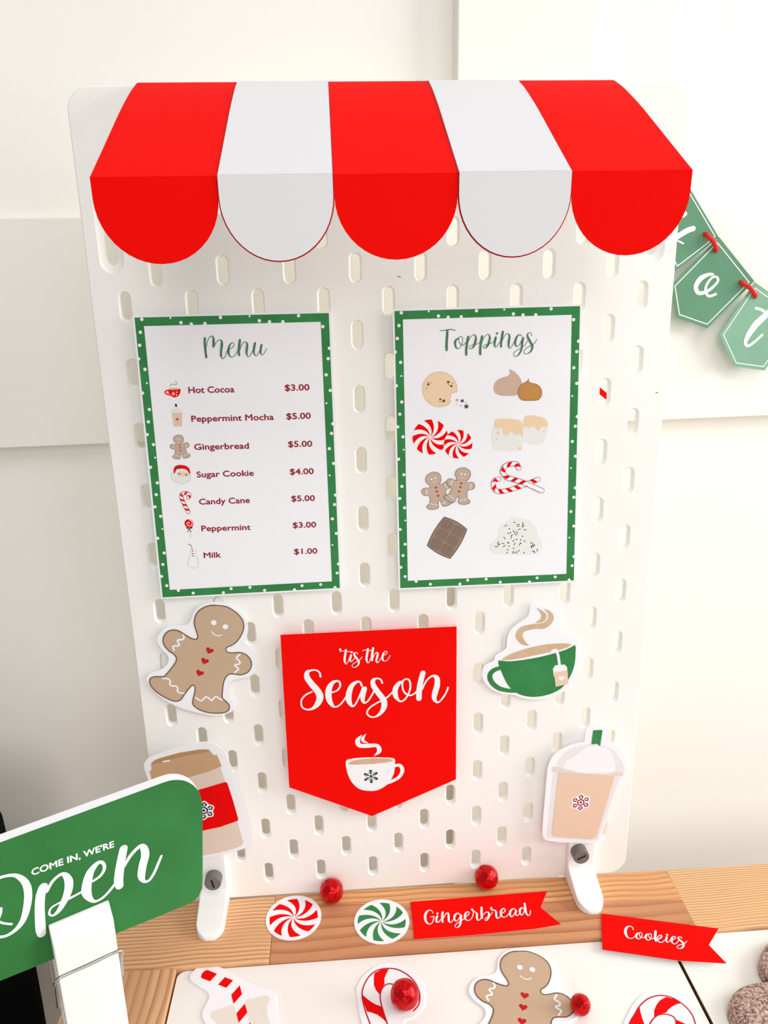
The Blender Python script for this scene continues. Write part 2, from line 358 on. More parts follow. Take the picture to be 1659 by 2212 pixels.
# ================================================================ pegboard
Z0 = 462.0
pb = empty('pegboard', Plane((0, 0, 2), (1, 0, 0), (0, 0, 1)).mw(), label='white slotted metal pegboard standing on two clip feet', cat='pegboard')
def capsule(cx, cy, hw, hh, n=7):
    out = []
    for s0, yc in ((0, cy + hh - hw), (180, cy - hh + hw)):
        for i in range(n):
            t = math.radians(s0 + 180 * i / (n - 1)); out.append((cx + hw * math.cos(t), yc + hw * math.sin(t)))
    return out
def make_board():
    vs, fs = [], []
    holes = []
    for k in range(-4, 23):
        zc = 460.0 - 20 * k; odd = k % 2
        for xc in ([-160 + 40 * i for i in range(9)] if odd else [-140 + 40 * i for i in range(8)]):
            if abs(xc) > 150 and k == -1: continue
            holes.append((capsule(xc, zc, 3.95, 9.15), capsule(xc, zc, 3.35, 8.5), capsule(xc, zc, 2.95, 8.1), 1.0, 1.9))
    for sx in (-1, 1):
        holes.append((capsule(sx * 165, 481, 7.3, 22), capsule(sx * 165, 481, 5.6, 20), capsule(sx * 165, 481, 3.6, 17), 1.6, 3.0))
    o0 = rrect(-180, -1.5, 180, 560, 13, 8); o1 = rrect(-179.3, -0.8, 179.3, 559.3, 12.3, 8)
    loops = [o1] + [h[0] for h in holes]
    pts = [q for L in loops for q in L]
    tr = tessellate_polygon([[Vector((a, b, 0)) for a, b in L] for L in loops])
    vs += [(a, b, 0) for a, b in pts]
    for t in tr:
        a, b, c = (pts[i] for i in t)
        fs.append(t if (b[0] - a[0]) * (c[1] - a[1]) - (b[1] - a[1]) * (c[0] - a[0]) > 0 else (t[0], t[2], t[1]))
    nb = len(o1)
    m0 = len(vs); vs += [(a, b, -0.7) for a, b in o0]; m1 = len(vs); vs += [(a, b, -4.6) for a, b in o0]
    for i in range(nb):
        j = (i + 1) % nb
        fs.append((i, m0 + i, m0 + j, j)); fs.append((m0 + i, m1 + i, m1 + j, m0 + j))
    idx = nb; backs = []
    for h in holes:
        n = len(h[0]); p1 = len(vs); vs += [(a, b, -h[3]) for a, b in h[1]]; p2 = len(vs); vs += [(a, b, -h[4]) for a, b in h[2]]
        p3 = len(vs); vs += [(a, b, -4.6) for a, b in h[2]]; backs.append((p3, h[2]))
        for A, B in ((idx, p1), (p1, p2), (p2, p3)):
            for i in range(n):
                j = (i + 1) % n; fs.append((A + i, A + j, B + j, B + i))
        idx += n
    loops = [o0] + [b for _, b in backs]; ids = list(range(m1, m1 + nb)) + [p + i for p, L in backs for i in range(len(L))]
    pts = [q for L in loops for q in L]
    for t in tessellate_polygon([[Vector((a, b, 0)) for a, b in L] for L in loops]):
        a, b, c = (pts[i] for i in t)
        ti = tuple(ids[i] for i in t)
        fs.append(ti if (b[0] - a[0]) * (c[1] - a[1]) - (b[1] - a[1]) * (c[0] - a[0]) < 0 else (ti[0], ti[2], ti[1]))
    return mesh('board', vs, fs, 'board', pb)
make_board()
F = Flat(); C = Crop(Plane((0, 0, 2), (1, 0, 0), (0, 0, 1)), 700, 540, 5.53)
F.stroke(C.st([(877, 312, 5), (900, 318, 7), (914, 330, 5)]), 0.02); F.build('scuff_mark', 'black', pb)
C = Crop(Plane((0, 0, 2), (1, 0, 0), (0, 0, 1)), 1200, 600, 3.614)
F = Flat(); F.stroke(C.st([(782, 898, 4), (790, 896, 5), (798, 900, 4)]), 0.02); F.build('scuff_mark', 'black', pb)
# feet: a clip plate against the board and a toe resting on the table
def make_foot(cx, kx, kz, rot, lab):
    f = []
    st = [(4.6 - 4.6, 15.5, 10.2)]
    prof = [(0.0, 16.5, 10.2), (-6.2, 15.2, 10.2), (-14, 12.2, 10.2), (-24, 9.2, 10.2), (-30, 7.6, 10.0), (-33.5, 6.6, 9.0), (-36.5, 5.4, 7.0), (-38.6, 3.8, 4.2), (-39.4, 2.2, 1.8)]
    vs, fs = [], []
    for y, z, hw in prof:
        vs += [(cx - hw, z - 2, y), (cx - hw, -2, y), (cx + hw, -2, y), (cx + hw, z - 2, y)]
    vs = [(x, zz, -y) for x, zz, y in vs]
    for i in range(len(prof) - 1):
        a, b = 4 * i, 4 * i + 4
        for k in range(4): fs.append((a + k, a + (k + 1) % 4, b + (k + 1) % 4, b + k))
    n = len(prof) - 1; fs.append((0, 1, 2, 3)); fs.append((4 * n, 4 * n + 3, 4 * n + 2, 4 * n + 1))
    k = len(vs)
    vs += [(cx + sx * 10.2, zz, c) for sx in (-1, 1) for zz in (13.2, 62) for c in (0.05, 6.2)]
    fs += [tuple(k + i for i in t) for t in [(0, 1, 3, 2), (4, 6, 7, 5), (0, 4, 5, 1), (2, 3, 7, 6), (0, 2, 6, 4), (1, 5, 7, 3)]]
    o = recalc(mesh('foot', vs, fs, 'plastic', pb)); bev(o, 0.9, 3)
    kn = mesh('knob', *cyl(kx, kz, 6.2, 6.1, 6.3, 14.2), 'grey', o, smooth=False); bev(recalc(kn), 0.7, 3)
    ca, sa = math.cos(rot) * 3.0, math.sin(rot) * 3.0
    F = Flat(); F.stroke([(kx - ca, kz - sa, 1.5), (kx + ca, kz + sa, 1.5)], 14.23); F.build('slot', 'slot', o)
    return o
def cyl(cx, cy, rb, rt, z0, z1, n=40):
    vs = [(a, b, z0) for a, b in circle(cx, cy, rb, n)] + [(a, b, z1) for a, b in circle(cx, cy, rt, n)]
    fs = [(i, (i + 1) % n, n + (i + 1) % n, n + i) for i in range(n)] + [tuple(range(n))[::-1], tuple(range(n, 2 * n))]
    return vs, fs
for cx, kpx, rot, lab in ((-141.2, (459.3, 1909.6), math.radians(102), 'l'), (141.5, (1256.4, 1852.5), math.radians(28), 'r')):
    q = onplane(1, -14.2, *kpx); make_foot(cx, q.x, q.z - 2, rot, lab)

# ================================================================ awning on the pegboard
XB = [-138.4, -83.6, -32.0, 23.9, 76.2, 132.0]
prof = smooth([(0.3, 562.9), (-5, 561.9), (-14, 558), (-26, 552.2), (-48, 540.2), (-70, 527.2), (-95, 512.2), (-118.5, 498.2)], 4, False)
aw = empty('shop_awning', Matrix.Translation((-0.003, 0.0, 0.562)), label='red and white striped paper awning curving over the pegboard top', cat='awning')
def sheet(name, x0, x1, m, lift, inset=0.0, scal=True):
    """folded card: curved roof, crease, scalloped valance"""
    xs = [x0 + inset, x1 - inset]
    vs, fs = [], []
    P = [(y, z) for y, z in prof]
    nrm = []
    for i in range(len(P)):
        a = P[max(0, i - 1)]; b = P[min(len(P) - 1, i + 1)]; d = math.hypot(b[0] - a[0], b[1] - a[1])
        nrm.append((-(b[1] - a[1]) / d * -1, (b[0] - a[0]) / d * -1))
    top = [(y + n[0] * lift, z + n[1] * lift) for (y, z), n in zip(P, nrm)]
    k = 0
    for y, z in top:
        for x in xs: vs.append((x + 3, y, z - 562))
    for i in range(len(top) - 1): fs.append((2 * i, 2 * i + 1, 2 * i + 3, 2 * i + 2))
    yv, zv = prof[-1][0] - lift - (0.3 if lift > 0 else 0), top[-1][1]
    return vs, fs, yv, zv
def stripe(name, i, m, lift, inset):
    x0, x1 = XB[i], XB[i + 1]; vs, fs, yv, zv = sheet(name, x0, x1, m, lift, inset)
    base = len(vs) - 2; n = 22; a, b = x0 + inset, x1 - inset; mid = (a + b) / 2; hw = (b - a) / 2
    tip = 461.8 + inset * 0.9; notch = 489.5
    rows = []
    for k in range(n + 1):
        t = math.pi * k / n; x = mid - hw * math.cos(t); zb = notch - (notch - tip) * math.sin(t)
        rows.append((x, zb))
    vi = len(vs)
    for x, zb in rows: vs += [(x + 3, yv, zv - 562), (x + 3, yv + 2.0 * (zv - zb) / 36, zb - 562)]
    for k in range(n): q = vi + 2 * k; fs.append((q, q + 1, q + 3, q + 2))
    o = recalc(mesh(name, vs, fs, m, aw))
    md = o.modifiers.new('card', 'SOLIDIFY'); md.thickness = 0.00035; md.offset = 0
    return o
for i in (0, 2, 4):
    stripe('red_stripe', i, 'red', 0.0, 0.0); stripe('white_lining', i, 'paper', -0.5, 0.25)
for i in (1, 3):
    stripe('red_backing', i, 'pinkedge', 0.0, -0.15); stripe('white_lining', i, 'paper', -0.5, 0.1)
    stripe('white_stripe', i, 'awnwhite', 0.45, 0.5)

# ================================================================ card helpers
def card_root(name, P, **kw):
    return empty(name, P.mw(), **kw)
def bplane(off, px, py):
    q = onplane(1, -off, px, py); return Plane(q, (1, 0, 0), (0, 0, 1))
def pads(root, pts, off):
    for a, b in pts: slab('foam_pad', rrect(a - 4, b - 4, a + 4, b + 4, 1, 3), -off + 0.05, -0.5, 'pad', root)

# ---------------- lettering traced as brush strokes: (x, y, width) on an enlarged crop
W = {}
W['menu'] = (430, 710, 10.37, [
 [(130,215,50),(128,320,52),(140,450,52),(152,560,50),(165,640,48)],
 [(165,420,12),(185,300,14),(220,220,14),(265,172,16),(295,165,20),(322,210,40),(328,290,50),(325,400,52)],
 [(340,400,12),(380,320,14),(430,262,14),(475,250,18),(510,290,44),(510,390,52),(495,500,50),(495,600,44),(515,655,20),(540,672,14),(575,640,14),(610,560,14),(640,480,14)],
 [(700,455,12),(755,420,14),(785,365,14),(770,320,14),(735,318,18),(690,370,34),(660,470,50),(665,560,46),(700,620,24),(745,635,14),(800,600,14),(850,530,14),(880,470,12)],
 [(915,255,50),(905,340,52),(893,450,52),(893,540,50),(900,595,46)],
 [(920,480,10),(950,380,14),(1000,310,14),(1050,298,18),(1080,340,42),(1075,430,50),(1065,540,46),(1085,610,20),(1115,628,14),(1160,580,14),(1205,490,14)],
 [(1255,325,50),(1235,420,50),(1225,510,48),(1245,580,28),(1280,612,14),(1320,570,14),(1365,490,14)],
 [(1400,365,46),(1385,450,48),(1380,530,40),(1400,580,18),(1430,585,14),(1475,530,14),(1512,440,12)]], [])
W['toppings'] = (940, 700, 7.213, [
 [(72,97,9),(120,103,10),(190,90,14),(250,82,12),(316,100,10)],
 [(192,100,34),(185,200,38),(178,320,38),(180,405,36)],
 [(375,225,14),(335,235,24),(310,290,34),(325,360,24),(360,385,10),(400,345,9),(428,275,9),(425,210,9),(398,193,9),(370,215,9),(372,270,9),(400,320,9),(430,332,9),(470,300,9),(490,275,9)],
 [(515,200,34),(500,280,36),(485,390,36),(485,478,34)],
 [(510,290,8),(545,215,9),(590,170,9),(620,170,14),(635,215,28),(622,290,34),(600,350,28),(565,385,10),(535,375,9),(545,340,9),(600,322,9),(660,308,9),(700,280,9)],
 [(732,192,34),(715,280,36),(703,380,36),(703,470,34)],
 [(728,290,8),(760,215,9),(805,165,9),(838,165,14),(852,210,28),(838,285,34),(812,345,28),(775,378,10),(748,365,9),(762,335,9),(815,312,9),(870,300,9),(905,275,9)],
 [(945,210,34),(930,270,34),(925,330,28),(945,358,12),(975,330,9),(1005,280,9)],
 [(1055,120,34),(1040,210,36),(1028,290,36),(1027,352,32)],
 [(1045,260,8),(1085,180,9),(1130,150,10),(1158,185,28),(1148,270,34),(1145,340,26),(1168,378,9),(1205,330,9),(1235,270,9)],
 [(1350,190,12),(1320,165,12),(1280,190,24),(1250,260,34),(1252,325,26),(1280,352,9),(1320,310,9),(1355,230,9)],
 [(1372,215,30),(1355,300,32),(1345,390,30),(1310,465,22),(1265,505,9),(1230,495,9),(1228,450,9),(1270,410,9),(1340,375,9),(1395,330,9),(1440,260,9)],
 [(1505,180,10),(1495,145,9),(1465,135,9),(1437,160,20),(1450,220,34),(1490,290,34),(1515,350,34),(1495,420,24),(1440,460,9),(1395,460,9),(1385,420,9),(1430,370,9),(1500,335,9),(1550,295,9),(1585,240,9)]], [(964,147,18)])
W['season'] = (640, 1430, 4.879, [
 [(255,155,20),(245,110,18),(205,85,18),(155,88,22),(115,110,46),(115,165,62),(165,235,68),(225,305,72),(250,370,74),(225,440,60),(170,490,30),(110,500,18),(60,470,18),(55,400,18),(100,345,18),(165,313,18)],
 [(378,320,18),(430,300,18),(462,255,20),(455,210,22),(425,200,24),(375,225,46),(340,300,66),(345,390,62),(375,450,40),(410,473,18),(460,450,18),(510,390,18),(545,330,18)],
 [(690,250,22),(675,215,22),(640,208,28),(585,250,50),(555,330,62),(555,410,56),(590,465,24),(625,440,18),(670,350,18),(700,270,18)],
 [(720,280,52),(705,340,52),(700,400,42),(720,430,20),(755,410,18),(795,350,18),(820,300,18)],
 [(905,220,20),(890,185,18),(850,172,18),(810,195,44),(815,250,56),(865,325,60),(920,400,62),(925,470,60),(890,535,40),(835,575,20),(780,575,18),(745,535,18),(775,480,18),(850,430,18),(920,395,18),(970,360,18),(1020,310,18)],
 [(1120,210,24),(1085,220,40),(1045,280,56),(1045,350,52),(1080,405,24),(1120,410,18),(1165,365,18),(1200,280,20),(1195,200,18),(1160,178,18),(1120,205,18),(1122,280,18),(1150,330,18),(1195,350,18),(1240,335,18),(1285,290,18)],
 [(1335,115,56),(1310,210,58),(1295,300,60),(1293,385,58)],
 [(1325,290,16),(1370,200,18),(1430,148,22),(1480,165,50),(1485,240,60),(1460,330,60),(1455,390,44),(1490,425,20),(1530,395,18),(1575,330,18),(1600,268,18)]], [])
W['tis'] = (725, 1390, 12.76, [
 [(140,180,20),(125,215,16)],
 [(282,180,60),(268,280,60),(248,400,60),(250,490,55),(275,550,30),(295,565,20),(330,520,20),(370,430,20),(400,350,20)],
 [(120,225,18),(180,205,18),(260,205,20),(340,225,20),(400,220,22)],
 [(425,320,56),(405,400,56),(400,470,46),(425,500,22),(470,470,20),(530,390,20)],
 [(610,290,22),(590,255,20),(550,245,20),(510,275,46),(525,330,54),(575,400,56),(625,470,56),(640,530,50),(610,600,34),(540,650,20),(480,650,20),(455,610,20),(490,550,20),(580,500,20),(670,440,20),(730,365,20)],
 [(888,150,60),(875,250,60),(853,370,60),(852,450,56),(870,510,34),(895,535,20),(935,490,20),(970,400,20)],
 [(745,205,20),(790,180,20),(870,180,20),(950,195,20),(1040,180,20)],
 [(1032,130,62),(1015,240,62),(1003,350,64),(1003,460,60)],
 [(1030,400,16),(1080,290,20),(1130,245,24),(1160,275,52),(1145,370,56),(1120,460,52),(1130,510,34),(1160,528,20),(1210,470,20),(1260,380,20)],
 [(1335,325,16),(1390,290,20),(1420,240,20),(1395,212,20),(1350,225,28),(1305,300,52),(1290,390,56),(1300,450,44),(1340,485,20),(1400,470,20),(1460,410,20),(1498,330,20)]], [(125,165,32),(445,240,32)])
W['gingerbread'] = (905, 1945, 6.636, [
 [(200,185,12),(190,155,12),(150,140,16),(105,175,32),(88,240,36),(105,310,30),(150,342,16),(195,315,14),(213,250,14),(212,232,12),(165,240,12)],
 [(262,225,28),(250,270,28),(255,310,24),(285,310,14),(315,270,12)],
 [(340,170,30),(333,230,32),(338,310,30)],
 [(350,260,10),(385,195,14),(420,185,22),(425,240,30),(430,300,26),(455,318,14),(485,290,12),(505,260,12)],
 [(590,210,16),(560,185,20),(515,215,30),(508,270,26),(535,300,14),(570,270,12),(600,215,12)],
 [(605,215,26),(600,290,28),(590,350,26),(555,390,14),(520,380,12),(525,350,12),(580,310,12),(640,270,12),(670,240,12)],
 [(665,235,12),(710,205,14),(715,170,14),(685,168,20),(660,210,30),(665,265,26),(700,290,14),(745,270,12),(775,215,12),(780,165,12)],
 [(775,160,12),(755,130,14),(765,118,10),(775,140,12),(800,165,18),(830,190,26),(830,240,28),(840,280,24),(870,280,12),(895,240,12)],
 [(898,100,30),(897,180,32),(903,255,28)],
 [(920,210,10),(960,170,14),(1000,180,26),(1000,240,28),(965,290,14),(945,270,10),(980,240,10),(1030,210,10),(1055,170,10)],
 [(1045,150,10),(1025,115,12),(1040,98,10),(1050,130,14),(1085,145,22),(1105,165,26),(1108,220,28),(1120,258,20),(1150,250,12),(1175,210,12)],
 [(1180,190,12),(1225,165,14),(1235,130,14),(1205,120,18),(1175,160,28),(1180,215,26),(1210,245,14),(1255,230,12),(1290,190,12)],
 [(1385,140,14),(1355,120,16),(1315,150,28),(1305,205,26),(1330,240,14),(1365,200,12),(1390,145,12)],
 [(1395,145,24),(1385,190,24),(1400,220,14),(1435,200,12),(1455,170,12)],
 [(1510,130,14),(1480,105,16),(1450,130,28),(1447,180,24),(1470,212,14),(1500,180,12),(1520,120,12)],
 [(1515,45,28),(1525,120,30),(1540,190,26),(1570,218,16),(1595,190,12),(1600,145,12)]], [(265,188,17)])
W['cookies'] = (1340, 1990, 11.06, [
 [(310,205,22),(290,150,22),(225,118,22),(160,145,46),(122,220,62),(130,310,60),(175,385,40),(235,412,22),(300,400,20),(350,365,18)],
 [(440,280,20),(400,300,40),(378,355,50),(400,410,34),(445,425,20),(490,400,18),(518,340,18),(510,285,18),(475,270,18),(450,300,18),(465,360,18),(500,390,18),(550,395,18),(590,375,18)],
 [(660,305,20),(625,325,40),(605,380,50),(625,435,34),(670,455,20),(715,430,18),(742,370,18),(735,315,18),(700,300,18),(672,330,18),(690,385,18),(725,420,18),(780,420,18),(830,395,18)],
 [(842,240,54),(835,330,54),(830,410,54),(850,475,40)],
 [(870,420,18),(910,360,20),(965,335,22),(990,365,26),(950,410,30),(885,440,30),(910,480,36),(960,512,26),(1010,500,18),(1060,450,18)],
 [(1110,380,44),(1095,440,44),(1100,490,34),(1135,505,18),(1180,470,18),(1210,430,18)],
 [(1250,440,16),(1300,420,18),(1320,380,20),(1280,365,22),(1235,400,44),(1225,470,50),(1250,525,34),(1300,548,20),(1350,520,18),(1395,460,18)],
 [(1465,410,20),(1450,380,20),(1400,375,24),(1385,410,44),(1430,460,46),(1490,510,50),(1510,580,50),(1480,635,34),(1420,655,20),(1365,640,18),(1360,600,18),(1420,570,18),(1510,545,18),(1560,510,18),(1585,480,18)]], [(1118,325,28)])
W['open'] = (0, 1800, 4.608, [
 [(-100,480,40),(0,440,36),(80,420,36),(150,418,44),(215,450,60),(262,510,72),(280,600,76),(270,720,74),(235,850,64),(170,945,48),(80,1010,36),(0,1030,34),(-80,1010,40),(-180,920,62),(-225,780,80),(-200,620,76),(-100,480,40)],
 [(5,750,36),(-5,810,40),(-40,890,30),(-110,960,20)],
 [(-60,850,24),(-20,875,26),(40,895,26),(115,903,26)],
 [(430,530,86),(405,610,92),(395,720,92),(398,850,94),(405,950,94),(415,1000,80)],
 [(465,580,30),(520,480,34),(600,410,36),(650,415,56),(684,480,80),(678,570,80),(645,660,70),(590,760,50),(530,815,26),(490,800,22),(510,740,22),(590,690,22),(680,650,30),(760,610,26),(830,570,26)],
 [(925,475,26),(1000,420,30),(1038,350,32),(1025,295,32),(975,292,44),(900,380,76),(865,500,92),(862,590,90),(900,655,50),(950,675,30),(1020,640,28),(1090,570,28),(1150,490,28),(1190,420,28)],
 [(1230,150,76),(1210,250,82),(1190,370,86),(1180,470,86),(1190,525,74)],
 [(1235,330,28),(1300,220,36),(1390,130,40),(1430,145,66),(1445,220,78),(1420,320,78),(1408,420,70),(1430,475,34),(1480,470,28),(1530,400,28),(1570,310,28),(1605,225,24)]], [])
def write(name, key, P, m, root, z, k=1.0):
    ox, oy, s, S_, D = W[key]; C = Crop(P, ox, oy, s); F = Flat()
    for st in S_: F.stroke(C.st(st, k), z)
    for x, y, r in D:
        a, b, d = C.st([(x, y, r * 2)])[0]; F.disc(a, b, d / 2, z)
    return F.build(name, m, root)

# ---------------- reusable artwork
PG = bplane(2.2, 440, 1420)
CG = Crop(PG, 300, 1270, 5.53)
GART = dict(
 sticker=CG.pts([(930,170),(1060,190),(1180,260),(1265,340),(1300,440),(1302,520),(1280,600),(1275,660),(1300,735),(1350,790),(1400,850),(1414,920),(1390,1000),(1330,1055),(1230,1080),(1130,1100),(1080,1150),(1066,1210),(1080,1290),(1120,1350),(1138,1420),(1120,1470),(1040,1505),(940,1525),(840,1520),(700,1490),(550,1450),(400,1390),(250,1300),(150,1200),(95,1110),(98,1060),(150,1010),(230,990),(300,950),(345,900),(355,840),(330,790),(270,730),(225,650),(228,580),(280,510),(360,460),(450,450),(550,450),(610,410),(640,330),(680,260),(760,200),(850,172)]),
 body=CG.pts([(930,208),(1040,222),(1130,270),(1200,330),(1245,400),(1252,480),(1225,560),(1170,640),(1110,685),(1060,705),(1040,730),(1055,765),(1120,775),(1200,770),(1270,790),(1325,840),(1346,900),(1335,960),(1295,1010),(1220,1038),(1140,1028),(1080,1030),(1040,1065),(1012,1130),(1000,1220),(998,1310),(1030,1345),(1075,1390),(1080,1440),(1045,1480),(960,1495),(850,1490),(750,1465),(680,1425),(645,1385),(650,1320),(668,1250),(672,1190),(660,1162),(635,1165),(590,1210),(540,1280),(505,1330),(470,1350),(410,1348),(320,1310),(230,1255),(165,1195),(130,1130),(140,1080),(190,1058),(290,1058),(320,1040),(380,970),(435,895),(450,840),(420,790),(365,755),(315,700),(290,640),(300,575),(345,520),(410,500),(480,512),(550,555),(620,595),(670,612),(700,600),(702,560),(680,490),(662,420),(675,340),(720,270),(800,222),(870,206)]),
 eyes=[CG.p(895,414), CG.p(1034,463)], hearts=[CG.p(845,748), CG.p(787,873), CG.p(727,1016)],
 lines=[CG.st([(868,520,12),(905,558,13),(950,572,13),(990,560,12)]),
  CG.st([(530,552,22),(538,600,22),(510,618,22),(470,620,22),(462,640,22),(482,672,22),(470,690,22),(430,690,22),(408,705,22),(420,745,22)]),
  CG.st([(1205,795,20),(1165,835,20),(1205,880,20),(1195,910,20),(1150,915,20),(1155,935,20),(1190,965,20),(1175,985,20),(1145,1010,20)]),
  CG.st([(288,1080,20),(345,1085,20),(375,1110,20),(370,1150,20),(395,1170,20),(440,1170,20),(465,1195,20),(460,1230,20),(490,1252,20),(545,1256,18)]),
  CG.st([(680,1310,20),(735,1345,20),(770,1330,20),(800,1300,20),(840,1320,20),(870,1345,20),(900,1310,20),(930,1298,20),(965,1325,20),(995,1335,18)])])
GER = 6.2 * 0 + math.dist(CG.p(862,414), CG.p(929,414)) / 2
def heart(cx, cy, r, rot):
    out = []
    for i in range(24):
        t = 2 * math.pi * i / 24; x = 16 * math.sin(t) ** 3; y = 13 * math.cos(t) - 5 * math.cos(2 * t) - 2 * math.cos(3 * t) - math.cos(4 * t)
        x, y = x * r / 16, y * r / 16
        out.append((cx + x * math.cos(rot) - y * math.sin(rot), cy + x * math.sin(rot) + y * math.cos(rot)))
    return out
def ginger(root, z, f=None, k=1.0, fill='ginger', lw=1.0, names='printed'):
    if f is None: f = lambda q: complex(q[0], q[1])
    body = apply(f, k, smooth(GART['body'], 3)); T = lambda L: apply(f, k, L)
    F = Flat().poly(body, z); F.build(names + '_gingerbread_man', fill, root)
    L = [(a, b, 0.75 * lw) for a, b in body] ; F = Flat(); F.stroke(L + [L[0]], z + 0.02, n=1, cap=False); F.build(names + '_outline', 'gingerline', root)
    big = k > .5; F = Flat()
    def done(F, nm, m):
        if big: F.build(names + nm, m, root); return Flat()
        return F
    for e in T(GART['eyes']): F.disc(*e, GER * k, z + 0.05); F = done(F, '_eye', 'white')
    for L in GART['lines']: F.stroke(T(L), z + 0.05, n=4); F = done(F, '_icing', 'white')
    if not big: F.build(names + '_icing', 'white', root)
    h = T(GART['hearts']); ax = math.atan2(h[0][1] - h[2][1], h[0][0] - h[2][0]) - math.pi / 2
    F = Flat()
    for q in h: F.poly(heart(q[0], q[1], 2.75 * k, ax), z + 0.05); F = done(F, '_heart_button', 'redbrick')
    if not big: F.build(names + '_heart_buttons', 'redbrick', root)
def swirl(F, cx, cy, R, a0, z, twist=0.75, n=8, rin=0.0, gap=0.56, sgn=1):
    for i in range(n):
        c = a0 + 2 * math.pi * i / n; hw = math.pi / n * gap; L, Q = [], []
        for k in range(9):
            t = k / 8; r = R * (0.05 + 0.95 * t); th = c + sgn * twist * (1 - t) ** 1.0 * -1
            h = hw * (0.55 + 0.45 * t)
            L.append((cx + r * math.cos(th - h), cy + r * math.sin(th - h))); Q.append((cx + r * math.cos(th + h), cy + r * math.sin(th + h)))
        arc = [(cx + R * math.cos(c - hw + 2 * hw * j / 5), cy + R * math.sin(c - hw + 2 * hw * j / 5)) for j in range(1, 5)]
        F.poly(L + arc + Q[::-1], z)
def snow_petals(root, cx, cy, r, rot, z, ink, name='printed_snowflake'):
    out = []
    for i in range(48):
        t = 2 * math.pi * i / 48; out.append((cx + r * (0.9 + 0.1 * math.cos(6 * (t))) * math.cos(t + rot), cy + r * (0.9 + 0.1 * math.cos(6 * t)) * math.sin(t + rot)))
    F = Flat().poly(out, z); F.build(name + '_ground', 'white', root)
    F = Flat()
    hexa = [(cx + r * 0.34 * math.cos(rot + math.pi / 3 * i), cy + r * 0.34 * math.sin(rot + math.pi / 3 * i), r * 0.13) for i in range(7)]
    F.stroke(hexa, z + 0.03, n=1); F.disc(cx, cy, r * 0.12, z + 0.04)
    for i in range(6):
        a = rot + math.pi / 3 * i
        P = lambda rr, da: (cx + r * rr * math.cos(a + da), cy + r * rr * math.sin(a + da), r * 0.13)
        F.stroke([P(0.5, 0.18), P(0.68, 0.27), P(0.82, 0.0), P(0.68, -0.27), P(0.5, -0.18)], z + 0.03, n=1)
    F.build(name, ink, root)

# ================================================================ the two printed cards
BD = [(148,95,0),(418,118,0),(489,127,0),(583,124,0),(690,82,0),(958,105,0),(1028,112,0),(1120,112,0),(1228,70,0),(345,86,1),(890,74,1),(138,184,0),(133,274,0),(126,368,0),(170,440,0),(183,535,1),(152,603,0),(200,716,0),(193,801,0),(185,889,0),(228,958,0),(240,1048,1),(208,1114,0),(255,1222,0),(247,1303,0),(239,1387,0),(278,1452,0),(290,1540,1),(258,1603,0),(302,1705,0),(293,1784,0),(284,1866,0),(320,1930,0),(400,1963,0),(502,1981,0),(710,1978,0),(763,1951,0),(893,1942,0),(994,1962,0),(1200,1958,0),(1252,1930,0),(1380,1922,0),(1479,1942,0),(1440,294,0),(1432,366,0),(1418,477,0),(1446,585,0),(1420,673,1),(1464,814,0),(1455,881,0),(1440,986,0),(1469,1088,0),(1442,1170,1),(1482,1306,0),(1476,1371,0),(1461,1470,0),(1488,1570,0),(1462,1650,1),(1503,1780,0),(1494,1843,0),(1395,145,0)]
def make_card(name, corners, off, label, cat):
    cx = sum(c[0] for c in corners) / 4; cy = sum(c[1] for c in corners) / 4
    P = bplane(off, cx, cy); q = [P.at(*c) for c in corners]
    root = card_root(name, P, label=label, category=None) if False else empty(name, P.mw(), label=label, cat=cat)
    slab('paper', q, -0.45, 0, 'paper', root)
    pads(root, [(q[0][0] + 12, q[0][1] - 12), (q[1][0] - 12, q[1][1] - 12), (q[2][0] - 12, q[2][1] + 12), (q[3][0] + 12, q[3][1] + 12)], off)
    return P, root, q
def quad_at(q, u, v):   # u right, v down on quad TL TR BR BL
    a = [(1 - u) * (1 - v), u * (1 - v), u * v, (1 - u) * v]
    return (sum(k * c[0] for k, c in zip(a, q)), sum(k * c[1] for k, c in zip(a, q)))
def border(root, P, q, DN):
    m = 1.15; wd, ht = math.dist(q[0], q[1]), math.dist(q[0], q[3])
    R = lambda i: [quad_at(q, i / wd, i / ht), quad_at(q, 1 - i / wd, i / ht), quad_at(q, 1 - i / wd, 1 - i / ht), quad_at(q, i / wd, 1 - i / ht)]
    Flat().poly(R(m), 0.06, [R(m + 5.1)]).build('printed_green_border', 'green', root)
    F = Flat()
    for u, v, s in DN: F.disc(*quad_at(q, u, v), 1.05 if not s else 0.62, 0.1, 14)
    F.build('printed_border_dots', 'white', root)
MQ = [(286, 682), (714, 672), (738, 1273), (348, 1294)]
P1, menu, q1 = make_card('menu_card', MQ, 3.2, 'white menu card with dotted green border listing drinks and prices', 'menu card')
C1 = Crop(P1, 260, 660, 3.19)
def inv_quad(q, p):
    u = v = 0.5
    for _ in range(12):
        c = quad_at(q, u, v); e = 1e-4; cu = quad_at(q, u + e, v); cv = quad_at(q, u, v + e)
        a, b, c_, d = (cu[0] - c[0]) / e, (cv[0] - c[0]) / e, (cu[1] - c[1]) / e, (cv[1] - c[1]) / e
        det = a * d - b * c_; rx, ry = p[0] - c[0], p[1] - c[1]
        u += (d * rx - b * ry) / det; v += (-c_ * rx + a * ry) / det
    return u, v
DN = [(*inv_quad(q1, C1.p(x, y)), s) for x, y, s in BD]
border(menu, P1, q1, DN)
write('title_lettering', 'menu', P1, 'greenink', menu, 0.1)
